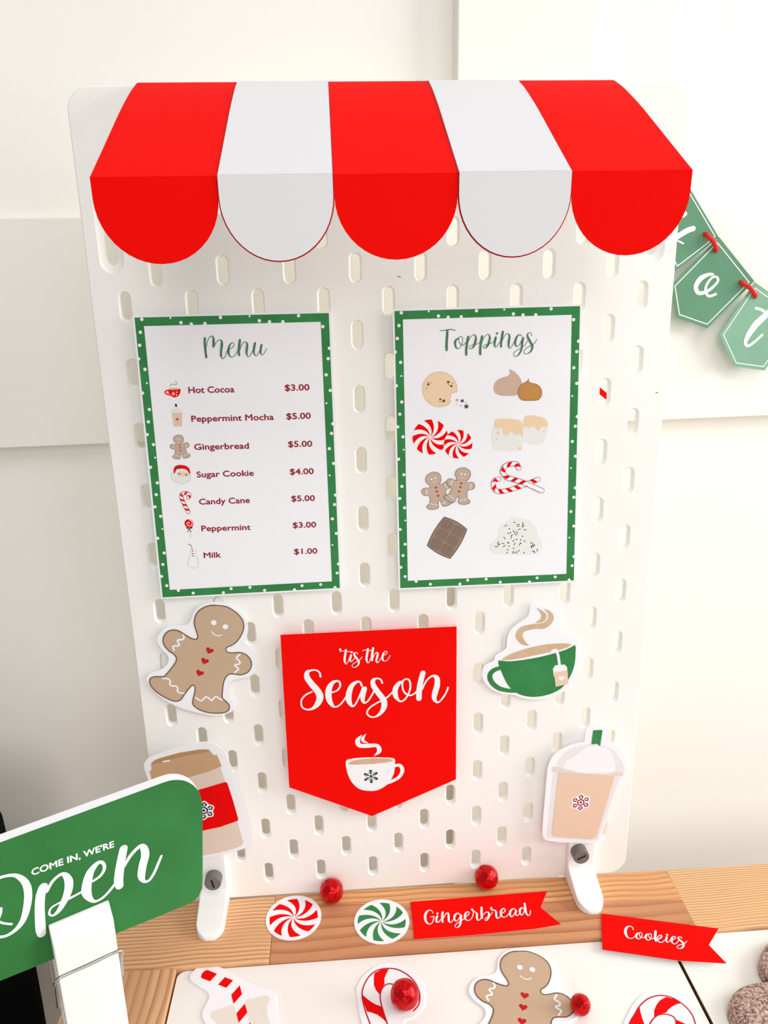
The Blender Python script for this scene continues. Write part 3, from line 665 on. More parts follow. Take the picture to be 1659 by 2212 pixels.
for s, l, r, pr, pl_, prr in (
 ('Hot Cocoa', (472,603), (786,597), '$3.00', (1135,587), (1303,583)), ('Peppermint Mocha', (492,801), (1057,787), '$5.00', (1146,783), (1312,779)),
 ('Gingerbread', (512,994), (886,985), '$5.00', (1158,975), (1322,971)), ('Sugar Cookie', (528,1184), (919,1172), '$4.00', (1170,1164), (1332,1160)),
 ('Candy Cane', (545,1371), (892,1359), '$5.00', (1180,1349), (1340,1345)), ('Peppermint', (561,1555), (898,1545), '$3.00', (1190,1532), (1349,1527)),
 ('Milk', (577,1739), (694,1735), '$1.00', (1199,1713), (1357,1708))):
    cap = 42 / 3.19 / 3.42
    for t, a, b in ((s, l, r), (pr, pl_, prr)):
        text_mesh('item_lettering' if t is s else 'price_lettering', t, P1, C1.p(*a), C1.p(*b), 'darkred', menu, 0.1, bold=0.13, cap=cap * 1.02)
z = 0.08
F = Flat().poly(C1.pts([(330,578),(372,573),(416,575),(412,605),(398,626),(372,634),(345,622),(332,600)]), z)
F.stroke(C1.st([(330,585,9),(312,590,9),(312,605,9),(335,615,9)]), z); F.build('printed_red_cup', 'redink', menu)
F = Flat().poly(C1.pts([(330,578),(350,570),(385,568),(416,573),(395,580),(355,582)]), z + .06)
F.stroke(C1.st([(345,558,3),(352,542,7),(384,545,7),(386,528,6),(374,520,2)]), z); F.build('printed_cocoa_steam', 'tan', menu)
F = Flat()
for i in range(3):
    a = math.radians(60 * i); F.stroke(C1.st([(365 - 14 * math.cos(a), 608 - 14 * math.sin(a), 3), (365 + 14 * math.cos(a), 608 + 14 * math.sin(a), 3)]), z + .08)
F.disc(*C1.p(390, 597), 0.4, z + .08); F.disc(*C1.p(388, 616), 0.4, z + .08); F.build('printed_cup_snowflake', 'white', menu)
Flat().poly(C1.pts([(355,742),(427,740),(425,832),(369,833)]), z).build('printed_mocha_cup', 'peach', menu)
Flat().poly(smooth(C1.pts([(352,738),(360,715),(388,704),(416,712),(428,735),(390,744)]), 3), z).build('printed_cup_dome', 'palegrey', menu)
Flat().poly(C1.pts([(376,679),(388,677),(392,698),(380,699)]), z + .06).build('printed_cup_straw', 'black', menu)
F = Flat()
for i in range(3):
    a = math.radians(60 * i + 30); F.stroke(C1.st([(392 - 11 * math.cos(a), 783 - 11 * math.sin(a), 3), (392 + 11 * math.cos(a), 783 + 11 * math.sin(a), 3)]), z + .08)
F.build('printed_cup_flake', 'darkred', menu)
f, k = sim(GART['hearts'][0], GART['hearts'][2], C1.p(410, 962), C1.p(416, 1000)); ginger(menu, z, f, k, 'gingersm', 0.22)
F = Flat().poly(smooth(C1.pts([(372,1135),(362,1150),(352,1165),(355,1190),(375,1215),(400,1222),(420,1230),(445,1222),(472,1212),(484,1195),(480,1165),(470,1140),(420,1125)]), 3), z - .03)
F.build('printed_beard', 'palegrey', menu)
F = Flat(); L = C1.st([(q[0], q[1], 2.5) for q in [(372,1135),(356,1150),(350,1170),(357,1192),(375,1213),(400,1222),(420,1230),(445,1222),(472,1212),(484,1195),(482,1170)]]); F.stroke(L, z); F.build('printed_beard_line', 'greyline', menu)
F = Flat().poly(smooth(C1.pts([(370,1160),(368,1128),(378,1108),(410,1098),(455,1106),(478,1130),(482,1160),(474,1158),(462,1136),(432,1124),(392,1126),(378,1150)]), 3), z + .04); F.build('printed_red_hat', 'redink', menu)
F = Flat().poly(smooth(C1.pts([(395,1150),(430,1142),(465,1156),(462,1175),(430,1180),(398,1170)]), 3), z + .02); F.build('printed_face', 'cookie', menu)
F = Flat(); F.stroke(C1.st([(398,1162,4),(408,1158,5),(416,1164,3)]), z + .06); F.stroke(C1.st([(446,1168,3),(455,1163,5),(463,1170,4)]), z + .06); F.stroke(C1.st([(380,1126,5),(395,1120,9),(412,1122,6)]), z + .07); F.build('printed_eyes', 'darkgreen', menu)
def cane(root, C, path, z, wd, nst, rev=False, line=0.3, names='printed_candy_cane'):
    """a candy cane laid along a path: outline, white body, slanted red stripes"""
    Wp = [(*C.p(x, y), wd) for x, y in path]; D = smooth(Wp, 8, False)
    F = Flat(); F.stroke([(a, b, w + 2 * line) for a, b, w in D], z, n=1); F.build(names + '_outline', 'darkred', root)
    F = Flat(); F.stroke(D, z + .05, n=1); F.build(names, 'white', root)
    ln = [0]
    for a, b in zip(D, D[1:]): ln.append(ln[-1] + math.dist(a[:2], b[:2]))
    T = ln[-1]
    def at(s):
        s = max(0, min(T - 1e-4, s)); i = max(j for j in range(len(ln)) if ln[j] <= s); i = min(i, len(D) - 2); t = (s - ln[i]) / max(1e-9, ln[i + 1] - ln[i])
        x = D[i][0] + (D[i + 1][0] - D[i][0]) * t; y = D[i][1] + (D[i + 1][1] - D[i][1]) * t
        dx, dy = D[i + 1][0] - D[i][0], D[i + 1][1] - D[i][1]; l = math.hypot(dx, dy) or 1
        return x, y, -dy / l, dx / l
    F = Flat(); per = T / nst; sk = wd * (0.75 if not rev else -0.75)
    for i in range(nst):
        s0 = (i + 0.2) * per; s1 = s0 + per * 0.46; poly = []
        for t in (0, .33, .66, 1):
            x, y, nx, ny = at(s0 + sk * (t - .5)); poly.append((x + nx * wd * (t - .5), y + ny * wd * (t - .5)))
        for t in (1, .66, .33, 0):
            x, y, nx, ny = at(s1 + sk * (t - .5)); poly.append((x + nx * wd * (t - .5), y + ny * wd * (t - .5)))
        b = len(F.v); F.v += [(a, c, z + .13 + .004 * (i % 3)) for a, c in poly]
        for j in range(3): F.f.append((b + j, b + j + 1, b + 6 - j, b + 7 - j))
    F.build(names + '_stripes', 'redink', root)
cane(menu, C1, [(468,1325),(476,1305),(456,1292),(428,1296),(420,1318),(430,1345),(452,1390),(470,1424)], z, 1.9, 6)
F = Flat(); cx, cy = C1.p(473, 1501); F.disc(cx, cy, 2.9, z); F.build('printed_lollipop', 'redink', menu)
F = Flat(); F.stroke([(cx + (0.3 + 0.16 * i) * math.cos(i * .55), cy + (0.3 + 0.16 * i) * math.sin(i * .55), 0.45) for i in range(15)], z + .06, n=3); F.build('printed_lollipop_spiral', 'white', menu)
F = Flat(); F.stroke(C1.st([(483,1545,3.5),(484,1598,3.5)]), z, n=1); F.build('printed_lollipop_stick', 'greyline', menu)
F = Flat().poly(C1.pts([(455,1526),(475,1532),(497,1524),(496,1537),(475,1534),(456,1538)]), z + .04); F.stroke(C1.st([(475,1534,5),(465,1560,4)]), z + .04); F.stroke(C1.st([(475,1534,5),(488,1560,4)]), z + .04); F.build('printed_bow', 'black', menu)
F = Flat(); F.stroke([(*p, .3) for p in C1.pts([(485,1680),(483,1725),(470,1748),(472,1800),(534,1804),(534,1745),(520,1722),(518,1680)])], z, n=3); F.build('printed_milk_bottle', 'greyline', menu)
F = Flat()
for x, y in ((475,1645),(488,1655),(494,1672),(498,1690),(500,1708),(501,1725)): F.poly(C1.pts([(x-5,y-4),(x+4,y-2),(x+5,y+5),(x-4,y+3)]), z + .05)
F.build('printed_milk_straw', 'darkred', menu)

TQ = [(848, 668), (1257, 657), (1243, 1257), (861, 1274)]
P2, top, q2 = make_card('toppings_card', TQ, 3.2, 'white toppings card with dotted green border and eight sweet pictures', 'card')
C2 = Crop(P2, 820, 640, 3.402); border(top, P2, q2, DN)
write('title_lettering', 'toppings', P2, 'greenink', top, 0.1)
ck = [(443 + 127 * math.cos(t), 683 + 129 * math.sin(t)) for t in (math.radians(a) for a in range(8, -305, -12))]
ck += [(515,785),(523,768),(512,752),(525,742),(520,722),(530,714),(545,712),(550,700),(566,706)]
Flat().poly(C2.pts(ck), .08).build('printed_cookie', 'cookie', top)
F = Flat(); F.stroke([(*p, .35) for p in C2.pts(ck + ck[:1])], .1, n=1); F.build('printed_cookie_edge', 'cookieln', top)
F = Flat()
for x, y, r in ((357,648,9),(357,630,4),(375,637,4),(345,674,4),(504,631,10),(527,660,9),(507,650,4),(537,639,4),(446,757,8),(471,769,11),(445,775,4),(607,769,12),(637,810,15)):
    F.poly(C2.pts([(x-r,y-r*.7),(x+r*.8,y-r),(x+r,y+r*.6),(x-r*.6,y+r)]), .14)
F.build('printed_chocolate_chips', 'chocdk', top)
F = Flat()
for x, y, r in ((570,763,11),(597,805,6),(635,781,6),(565,794,5)): F.disc(*C2.p(x, y), r / 3.402 / 3.4, .12)
F.build('printed_crumbs', 'mocha', top)
Flat().poly(smooth(C2.pts([(952,538),(985,550),(1018,580),(1042,620),(1045,665),(1015,722),(960,732),(885,728),(845,705),(838,660),(860,620),(900,598),(942,585),(958,565)]), 4), .08).build('printed_mocha_dollop', 'mocha', top)
cr = smooth(C2.pts([(1097,607),(1094,625),(1115,638),(1155,648),(1186,680),(1190,725),(1165,760),(1110,765),(1050,762),(1022,735),(1018,690),(1040,652),(1070,633),(1088,622)]), 4)
Flat().poly(cr, .12).build('printed_caramel_dollop', 'caramel', top); F = Flat(); F.stroke([(*p, .35) for p in cr + cr[:1]], .14, n=1); F.build('printed_caramel_edge', 'caramelln', top)
def swirl_print(C, x, y, r, root, z, name, ink, a0, under=None, sgn=1):
    a, b, d = C.st([(x, y, 2 * r)])[0]
    if under: F = Flat(); F.disc(a, b, d / 2 * 1.02, z - .03, 40); F.build(name + '_ground', 'white', root)
    F = Flat(); swirl(F, a, b, d / 2, a0, z, sgn=sgn); F.build(name, ink, root); return a, b
swirl_print(C2, 372, 1035, 130, top, .1, 'printed_peppermint', 'redink', math.radians(98), 1)
swirl_print(C2, 577, 1087, 105, top, .18, 'printed_small_peppermint', 'redink', math.radians(82), 1)
F = Flat().poly(smooth(C2.pts([(835,960),(825,1060),(835,1110),(865,1132),(960,1138),(1035,1130),(1055,1090),(1058,1000),(1050,935),(900,930)]), 3), .08)
F.build('printed_marshmallow', 'palegrey', top)
Flat().poly(smooth(C2.pts([(1058,960),(1060,1060),(1130,1090),(1195,1080),(1222,1030),(1232,950),(1140,930)]), 3), .07).build('printed_small_marshmallow', 'palegrey', top)
F = Flat().poly(smooth(C2.pts([(848,930),(858,905),(900,898),(1000,904),(1045,925),(1053,960),(1052,1030),(1030,1010),(1000,1020),(965,990),(945,1018),(915,1015),(900,970),(850,970)]), 3), .14)
F.poly(smooth(C2.pts([(1058,940),(1066,895),(1090,875),(1160,880),(1222,905),(1237,940),(1225,962),(1200,958),(1185,965),(1165,988),(1145,960),(1125,955),(1100,970),(1082,960),(1062,958)]), 3), .13)
for x, y, r in ((870,1005,12),(860,1050,7),(1030,1118,13),(1208,993,6)): F.disc(*C2.p(x, y), r / 3.402 / 3.4, .14)
F.build('printed_toffee_icing', 'cookie', top)
f, k = sim(GART['hearts'][0], GART['hearts'][2], C2.p(415, 1406), C2.p(430, 1466)); ginger(top, .1, f, k, 'gingersm', 0.32)
f, k = sim(GART['hearts'][0], GART['hearts'][2], C2.p(600, 1374), C2.p(585, 1434)); ginger(top, .26, f, k, 'gingersm', 0.32, names='printed_second')
cane(top, C2, [(875,1345),(846,1352),(836,1385),(852,1425),(905,1434),(1000,1408),(1080,1378),(1165,1345)], .1, 2.75, 7, True)
cane(top, C2, [(1024,1262),(1005,1234),(962,1232),(918,1252),(906,1292),(935,1330),(1000,1350),(1080,1378),(1192,1428)], .3, 2.75, 8)
A, B, D_, E_ = (475,1622), (642,1713), (518,1927), (350,1832)
def bq(u, v): return tuple(A[i]*(1-u)*(1-v)+B[i]*u*(1-v)+D_[i]*u*v+E_[i]*(1-u)*v for i in (0, 1))
hull = [bq(u, v) for u, v in [(i/8, -0.05*math.sin(math.pi*i/8)) for i in range(9)] + [(1+0.06*math.sin(math.pi*i/8), i/8) for i in range(9)] + [(1-i/8, 1+.04*math.sin(math.pi*i/8)) for i in range(9)] + [(-0.06*math.sin(math.pi*i/8), 1-i/8) for i in range(9)]]
Flat().poly(C2.pts(hull[:8] + hull[9:17] + hull[18:26] + hull[27:35]), .08).build('printed_chocolate_bar', 'chocln', top)
hh = hull[:8] + hull[9:17] + hull[18:26] + hull[27:35]
F = Flat(); F.stroke([(*p, .5) for p in C2.pts(hh + hh[:1])], .1, n=1); F.build('printed_chocolate_edge', 'chocdk', top)
F = Flat()
for i in range(2):
    for j in range(3):
        u0, u1, v0, v1 = .04 + .48 * i, .04 + .48 * i + .43, .025 + .325 * j, .025 + .325 * j + .29; e = .06
        F.poly(smooth(C2.pts([bq(*t) for t in ((u0+e,v0),(u1-e,v0),(u1,v0+e),(u1,v1-e),(u1-e,v1),(u0+e,v1),(u0,v1-e),(u0,v0+e))]), 2), .13)
F.build('printed_chocolate_squares', 'choc', top)
Flat().poly(smooth(C2.pts([(995,1600),(982,1620),(1080,1640),(1145,1690),(1162,1750),(1195,1810),(1180,1875),(1100,1898),(900,1895),(830,1880),(808,1825),(865,1775),(882,1700),(940,1655),(965,1625)]), 3), .08).build('printed_whipped_cream', 'palegrey', top)
F = Flat(); rnd = random.Random(3)
for i in range(54):
    y = 1650 + 235 * (rnd.random() ** .7); hw = 60 + (y - 1650) * .48; x = 1002 + hw * (2 * rnd.random() - 1)
    if i % 2: F.disc(*C2.p(x, y), .46, .14, 10)
    else:
        t = rnd.random() * 3.14; dx, dy = 9 * math.cos(t), 9 * math.sin(t); F.stroke(C2.st([(x-dx,y-dy,4.5),(x+dx,y+dy,4.5)]), .14, n=1)
F.build('printed_sprinkles', 'darkgreen', top)

# ================================================================ cutouts and pennant on the board
def cutout(name, P, outline, label, cat, off, th=0.5, group=None, padpts=None):
    r = empty(name, P.mw(), label=label, cat=cat, group=group)
    slab('card', outline, -th, 0, 'paper', r)
    if padpts: pads(r, padpts, off)
    return r
gm = cutout('gingerbread_man_cutout', PG, smooth(GART['sticker'], 3), 'tilted gingerbread man paper cutout taped to the pegboard under the menu', 'cutout', 2.2, padpts=[(0, 15), (0, -12)])
ginger(gm, .06)
slab('tape_tab', CG.pts([(900,190),(905,150),(925,125),(955,115),(985,125),(1005,150),(1015,185),(990,230),(930,230)]), -2.1, -1.8, 'clear', gm)
slab('tape_tab', CG.pts([(262,800),(300,785),(335,800),(352,860),(335,910),(290,960),(265,950)]), -2.1, -1.8, 'clear', gm)

PP = bplane(7.5, 796, 1520)
pn = empty('season_pennant', PP.mw(), label='red pennant card reading tis the Season over a white mug', cat='pennant')
CP = Crop(PP, 590, 1330, 3.95)
po = CP.pts([(62,166),(1566,94),(1560,1397),(845,1710),(138,1465)])
slab('card', po, -0.5, 0, 'red', pn); pads(pn, [(-40, 45), (40, 45), (0, -40)], 7.5)
write('upper_lettering', 'tis', PP, 'white', pn, .08); write('main_lettering', 'season', PP, 'white', pn, .08)
F = Flat().poly(smooth(CP.pts([(620,1245),(660,1222),(760,1210),(900,1208),(1000,1212),(1038,1225),(1040,1265),(1032,1340),(1005,1400),(975,1440),(900,1485),(830,1495),(740,1480),(675,1425),(635,1345)]), 3), .08)
F.stroke(CP.st([(1030,1283,26),(1080,1276,30),(1103,1320,34),(1070,1380,30),(990,1422,30)]), .09)
F.build('printed_mug', 'white', pn)
Flat().poly(smooth(CP.pts([(645,1255),(700,1232),(820,1218),(950,1215),(1012,1225),(1010,1242),(900,1260),(760,1268),(660,1268)]), 3), .14).build('printed_mug_drink', 'tan', pn)
F = Flat(); F.stroke(CP.st([(860,1197,4),(905,1155,38),(885,1108,34),(800,1110,40),(735,1105,40),(722,1062,40),(755,1018,4)]), .08); F.stroke(CP.st([(812,1086,4),(768,1068,26),(768,1040,26),(792,1008,4)]), .08)
F.build('printed_steam', 'white', pn)
F = Flat(); cx, cy = CP.p(835, 1370); R = 57 / 3.95 / 3.15
for i in range(6):
    a = math.radians(90 + 60 * i + 2); c, s = math.cos(a), math.sin(a); F.stroke([(cx, cy, .6), (cx + R * c, cy + R * s, .6)], .15, n=1); F.disc(cx + R * c, cy + R * s, 1.05, .3, 14)
    for sg in (-1, 1):
        b = a + sg * .85; x0, y0 = cx + .5 * R * c, cy + .5 * R * s; F.stroke([(x0, y0, .5), (x0 + .33 * R * math.cos(b), y0 + .33 * R * math.sin(b), .5)], .16, n=1)
F.build('printed_mug_snowflake', 'darkgreen', pn)

PT = bplane(2.2, 1150, 1420); CT = Crop(PT, 1000, 1280, 3.815)
tc = cutout('teacup_cutout', PT, smooth(CT.pts([(560,85),(600,85),(700,120),(768,165),(797,220),(800,300),(830,342),(900,370),(945,402),(962,480),(955,600),(920,720),(860,800),(760,850),(650,880),(550,880),(470,862),(420,842),(330,835),(240,800),(180,740),(158,670),(180,600),(250,565),(268,520),(330,480),(360,450),(365,370),(400,300),(460,250),(530,200),(548,150)]), 3), 'green steaming teacup paper cutout with a tea bag tag on the pegboard', 'cutout', 2.2, padpts=[(0, 0), (8, -15)])
slab('tape_tab', CT.pts([(330,370),(370,362),(380,470),(325,490)]), -2.1, -1.8, 'clear', tc)
F = Flat().poly(smooth(CT.pts([(292,560),(400,563),(560,543),(700,515),(850,470),(922,432),(928,500),(920,590),(885,690),(810,790),(700,842),(590,860),(500,850),(440,825),(375,770),(320,660)]), 3), .06)
F.stroke(CT.st([(310,620,32),(255,640,40),(222,680,42),(235,735,42),(290,785,40),(360,805,36),(440,812,30)]), .07)
F.build('printed_green_cup', 'green', tc)
Flat().poly(smooth(CT.pts([(322,552),(380,512),(500,468),(650,432),(800,418),(880,422),(888,434),(850,455),(760,480),(600,515),(450,545),(350,556)]), 3), .16).build('printed_tea', 'tan', tc)
F = Flat(); F.stroke(CT.st([(295,556,6),(400,560,10),(560,538,12),(700,508,12),(850,462,12),(925,425,6)]), .13); F.build('printed_cup_rim', 'white', tc)
F = Flat(); F.stroke(CT.st([(545,437,4),(500,415,36),(463,360,58),(490,305,52),(580,280,46),(670,272,52),(723,220,50),(712,165,28),(670,138,4)]), .06); F.stroke(CT.st([(600,247,4),(650,228,36),(668,190,44),(645,158,24),(610,128,4)]), .06)
F.build('printed_tea_steam', 'tan', tc)
F = Flat(); F.stroke(CT.st([(735,484,24),(765,474,24),(783,515,22),(790,560,22),(797,605,22)]), .2); F.poly(CT.pts([(740,628),(760,598),(838,592),(858,615),(862,680),(748,690)]), .22); F.build('printed_tea_tag', 'white', tc)
Flat().poly(CT.pts([(748,657),(860,638),(869,750),(764,776)]), .26).build('printed_tag_label', 'peach', tc)
F = Flat().poly(heart(*CT.p(811, 705), 2.3, .1), .3); F.build('printed_tag_heart', 'white', tc)

PF = bplane(7.2, 1265, 1700); CF = Crop(PF, 1000, 1280, 3.815)
fc = cutout('iced_drink_cutout', PF, smooth(CF.pts([(1015,1130),(1040,1100),(1090,1088),(1150,1088),(1188,1108),(1192,1160),(1198,1225),(1260,1252),(1325,1330),(1358,1430),(1345,1510),(1280,1610),(1230,1750),(1180,1900),(1130,2020),(1090,2062),(1040,2070),(850,2060),(700,2045),(662,2015),(655,1960),(662,1850),(675,1700),(690,1520),(702,1430),(745,1345),(830,1282),(940,1240),(1000,1228)]), 3), 'domed iced drink cup paper cutout with a green straw, above the second foot', 'cutout', 7.2, padpts=[(0, 20), (-5, -15)])
Flat().poly(CF.pts([(745,1475),(1300,1505),(1105,2042),(690,2020)]), .05).build('printed_cup_wall', 'lidgrey', fc)
Flat().poly(smooth(CF.pts([(788,1445),(800,1375),(860,1305),(980,1258),(1120,1252),(1230,1292),(1298,1370),(1318,1485),(1050,1490)]), 3), .08).build('printed_dome_lid', 'lidgrey', fc)
Flat().poly(smooth(CF.pts([(830,1440),(850,1385),(920,1350),(990,1292),(1060,1265),(1150,1272),(1215,1310),(1252,1400),(1248,1470),(1180,1490),(1000,1488),(900,1465)]), 3), .13).build('printed_whipped_top', 'white', fc)
Flat().poly(CF.pts([(738,1437),(780,1436),(860,1462),(1000,1488),(1180,1490),(1250,1480),(1322,1480),(1320,1512),(1250,1512),(788,1482),(735,1472)]), .18).build('printed_lid_rim', 'rim', fc)
Flat().poly(CF.pts([(788,1483),(1240,1511),(1246,1530),(1108,1985),(1092,2015),(1065,2030),(770,2012),(742,2004),(733,1985)]), .22).build('printed_peach_drink', 'peach', fc)
Flat().poly(CF.pts([(1072,1140),(1078,1134),(1146,1131),(1149,1140),(1130,1265),(1105,1245),(1058,1250)]), .22).build('printed_straw', 'green', fc)
a, b, d = CF.st([(970, 1728, 168)])[0]; snow_petals(fc, a, b, d / 2, math.radians(90), .26, 'darkred')

PK = bplane(7.2, 470, 1730); CK = Crop(PK, 250, 1270, 3.318)
kc = cutout('coffee_cup_cutout', PK, smooth(CK.pts([(203,1290),(215,1240),(260,1207),(400,1155),(520,1122),(620,1105),(690,1110),(755,1145),(800,1210),(840,1330),(880,1460),(925,1600),(952,1700),(964,1790),(955,1838),(920,1868),(830,1895),(720,1925),(640,1942),(560,1948),(450,1940),(400,1880),(350,1750),(300,1580),(250,1420)]), 3), 'takeaway coffee cup paper cutout with red sleeve, partly behind the Open sign', 'cutout', 7.2, padpts=[(0, 22), (5, -10)])
Flat().poly(CK.pts([(290,1380),(752,1285),(915,1820),(905,1845),(860,1865),(740,1898),(620,1918),(470,1925)]), .06).build('printed_cup_body', 'cupbody', kc)
Flat().poly(CK.pts([(242,1312),(258,1306),(253,1268),(275,1238),(300,1225),(450,1182),(600,1158),(668,1158),(702,1198),(726,1196),(760,1278),(660,1318),(560,1346),(400,1388),(265,1400)]), .1).build('printed_cup_lid', 'kraft', kc)
Flat().poly(smooth(CK.pts([(256,1262),(300,1227),(450,1184),(600,1159),(668,1160),(640,1178),(480,1207),(350,1243)]), 3), .15).build('printed_lid_shade', 'kraftdk', kc)
F = Flat(); F.stroke(CK.st([(342,1244,12),(385,1236,12)]), .2, n=1); F.build('printed_lid_glint', 'white', kc)
Flat().poly(CK.pts([(300,1530),(600,1445),(785,1390),(800,1398),(840,1520),(878,1655),(875,1668),(750,1712),(620,1740),(390,1790)]), .15).build('printed_red_sleeve', 'redink', kc)
a, b, d = CK.st([(632, 1594, 165)])[0]; snow_petals(kc, a, b, d / 2, math.radians(22), .2, 'black')

# ================================================================ pennant banner and a striped card on the wall
PN = Plane(PW.world(*PW.at(1540, 620, 22), 22), PW.U, PW.V); CN = Crop(PN, 1380, 360, 4.81)
bn = empty('pennant_banner', PN.mw(), label='green pennant banner strung with red ribbon on the white wall', cat='banner')
def pennant(pts, m, zz, letters, name):
    pp = CN.pts(pts); o = slab('pennant', pp, zz - .5, zz, m, bn)
    cx = sum(p[0] for p in pp) / len(pp); cy = sum(p[1] for p in pp) / len(pp)
    inn = [(cx + (a - cx) * .89, cy + (b - cy) * .89) for a, b in pp]
    F = Flat(); F.stroke([(a, b, .75) for a, b in inn + inn[:1]], zz + .06, n=1) if False else None
    for i in range(len(inn)): a, b = inn[i], inn[(i + 1) % len(inn)]; F.stroke([(*a, .75), (*b, .75)], zz + .06, n=1)
    F.build('white_line', 'white', o)
    F = Flat()
    for L in letters: F.stroke(CN.st(L), zz + .07)
    F.build('letter', 'white', o)
pennant([(500,165),(832,728),(715,830),(392,1075),(300,900),(290,400)], 'sage', -.6, [[(380,550,44),(430,520,46),(485,490,44)],[(350,765,50),(430,710,52),(510,662,54),(570,642,50)],[(410,770,16),(440,785,18),(465,798,16)]], 'r')
pennant([(832,728),(1200,1190),(712,1680),(388,1568),(335,1235)], 'sage', 0.0, [[(770,1120,24),(720,1122,34),(640,1165,52),(592,1245,46),(615,1310,38),(685,1305,34),(765,1255,28),(820,1190,26),(810,1150,24),(765,1150,22),(710,1215,26),(692,1290,26),(725,1345,26),(798,1325,26)]], 'a')
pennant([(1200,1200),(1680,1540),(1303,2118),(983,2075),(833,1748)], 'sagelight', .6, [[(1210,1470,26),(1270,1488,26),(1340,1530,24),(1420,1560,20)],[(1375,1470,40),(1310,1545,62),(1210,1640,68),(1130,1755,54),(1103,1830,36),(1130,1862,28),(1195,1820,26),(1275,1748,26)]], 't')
def tube(name, pts, r, m, parent, closed=False, seg=8):
    vs, fs = [], []; n = len(pts)
    for i in range(n):
        a = Vector(pts[(i - 1) % n] if closed else pts[max(0, i - 1)][:3]); b = Vector(pts[(i + 1) % n] if closed else pts[min(n - 1, i + 1)][:3])
        t = (Vector(b[:3]) - Vector(a[:3])).normalized(); u = t.orthogonal().normalized() if i == 0 else (u - t * u.dot(t)).normalized(); v = t.cross(u)
        rr = r if not isinstance(r, (list, tuple)) else r[i]
        for k in range(seg): th = 2 * math.pi * k / seg; vs.append(tuple(Vector(pts[i][:3]) + u * rr * math.cos(th) + v * rr * math.sin(th)))
    for i in range(n if closed else n - 1):
        for k in range(seg): a = i * seg; b = ((i + 1) % n) * seg; fs.append((a + k, a + (k + 1) % seg, b + (k + 1) % seg, b + k))
    if not closed: fs += [tuple(range(seg))[::-1], tuple(range((n - 1) * seg, n * seg))]
    return recalc(mesh(name, vs, fs, m, parent, True))
for L in ([(392,255),(430,290),(465,325)], [(690,700),(755,790),(800,875)], [(1052,1200),(1140,1270),(1210,1355)]):
    D = [CN.p(*q) for q in L]; D = smooth([(D[0][0], D[0][1], -1.2), (D[0][0] * .8 + D[1][0] * .2, D[0][1] * .8 + D[1][1] * .2, 1.6), (D[1][0], D[1][1], 3.4), (D[2][0] * .8 + D[1][0] * .2, D[2][1] * .8 + D[1][1] * .2, 1.8), (D[2][0], D[2][1], -1.2)], 5, False)
    o = tube('ribbon', D, 1.7, 'redrib', bn, seg=12)
PS = Plane(PW.world(*PW.at(1304, 848, 13), 13), PW.U, PW.V); CS = Crop(PS, 1200, 600, 3.614)
sc = empty('striped_card', PS.mw(), label='white card with a red diagonal stripe seen through one peg slot', cat='card')
slab('card', CS.pts([(345,780),(418,780),(410,985),(335,985)]), -.5, 0, 'paper', sc)
Flat().poly(CS.pts([(340,850),(415,912),(412,965),(338,905)]), .06).build('printed_stripe', 'redink', sc)

# ================================================================ things lying on the table
def tplane(h, px, py): return Plane(onplane(2, h, px, py), (1, 0, 0), (0, 1, 0))
def disc_card(px, py, label, ink, a0, k0):
    P = tplane(.45, px, py); r = empty('peppermint_cutout', P.mw(), label=label, cat='cutout')
    a, b, d = k0
    slab('card', circle(0, 0, a, 48, ry=b), -.45, 0, 'paper', r)
    F = Flat(); swirl(F, 0, -.4, a * .87, a0, .06, sgn=1); F.build('printed_swirl', ink, r)
disc_card(634.5, 1981, 'round red and white peppermint swirl card lying on the pine table rail', 'redink', math.radians(97), (20.6, 21, 0))
disc_card(824.5, 1989.5, 'round green and white peppermint swirl card beside the Gingerbread flag', 'green', math.radians(80), (20.4, 20.6, 0))
def flag(name, px, py, h, C0, outline, key, label, m='red', lift=None):
    P = tplane(h, px, py); r = empty(name, P.mw(), label=label, cat='sign'); C = Crop(P, *C0)
    slab('card', C.pts(outline), -.4, 0, m, r); slab('card_back', C.pts(outline), -.55, -.42, 'paper', r)
    write('lettering', key, P, 'white', r, .06, 1.0); return r, P
r, P = flag('gingerbread_flag', 1045, 1975, .6, (850, 1780, 3.687), [(135,620),(1222,535),(1172,665),(1333,797),(1130,832),(900,855),(600,885),(165,915)], 'gingerbread', 'red swallowtail label reading Gingerbread lying on the pine rail')
r, P = flag('cookies_flag', 1430, 2025, 1.0, (1209, 1780, 3.687), [(330,712),(1265,832),(1187,962),(1328,1108),(940,1085),(340,998)], 'cookies', 'red swallowtail label reading Cookies lying across the rail and lids')
def ball(px, py, rpx, zs, label, seed):
    h = zs
    R = 8.0
    for _ in range(20):
        q = onplane(2, h + R, px, py); dep = (q - CAM).dot(r2); R = R * 0.5 + 0.5 * (rpx * dep / FPX / (1 + .12))
    bm = bmesh.new(); bmesh.ops.create_icosphere(bm, subdivisions=3, radius=R * MM); rnd = random.Random(seed)
    for v in bm.verts: v.co *= 1 + rnd.uniform(-.018, .012)
    zmin = min(v.co.z for v in bm.verts)
    me = bpy.data.meshes.new('candy_ball'); bm.to_mesh(me); bm.free(); o = link('candy_ball', me, 'foil')
    o.location = (q.x * MM, q.y * MM, h * MM - zmin); tag(o, label, 'candy', 'red foil candy balls')
ball(716, 1924, 29, 0, 'red foil candy ball touching the red peppermint card', 1)
ball(1051, 1895, 28.5, 0, 'red foil candy ball between the pegboard and the Gingerbread flag', 2)
ball(874, 2148, 35, LZ + .9, 'largest red foil candy ball, lying on the hooked candy cane cutout', 3)
ball(1254, 2170, 24.5, LZ, 'small red foil candy ball at the hand of the lying gingerbread man', 4)

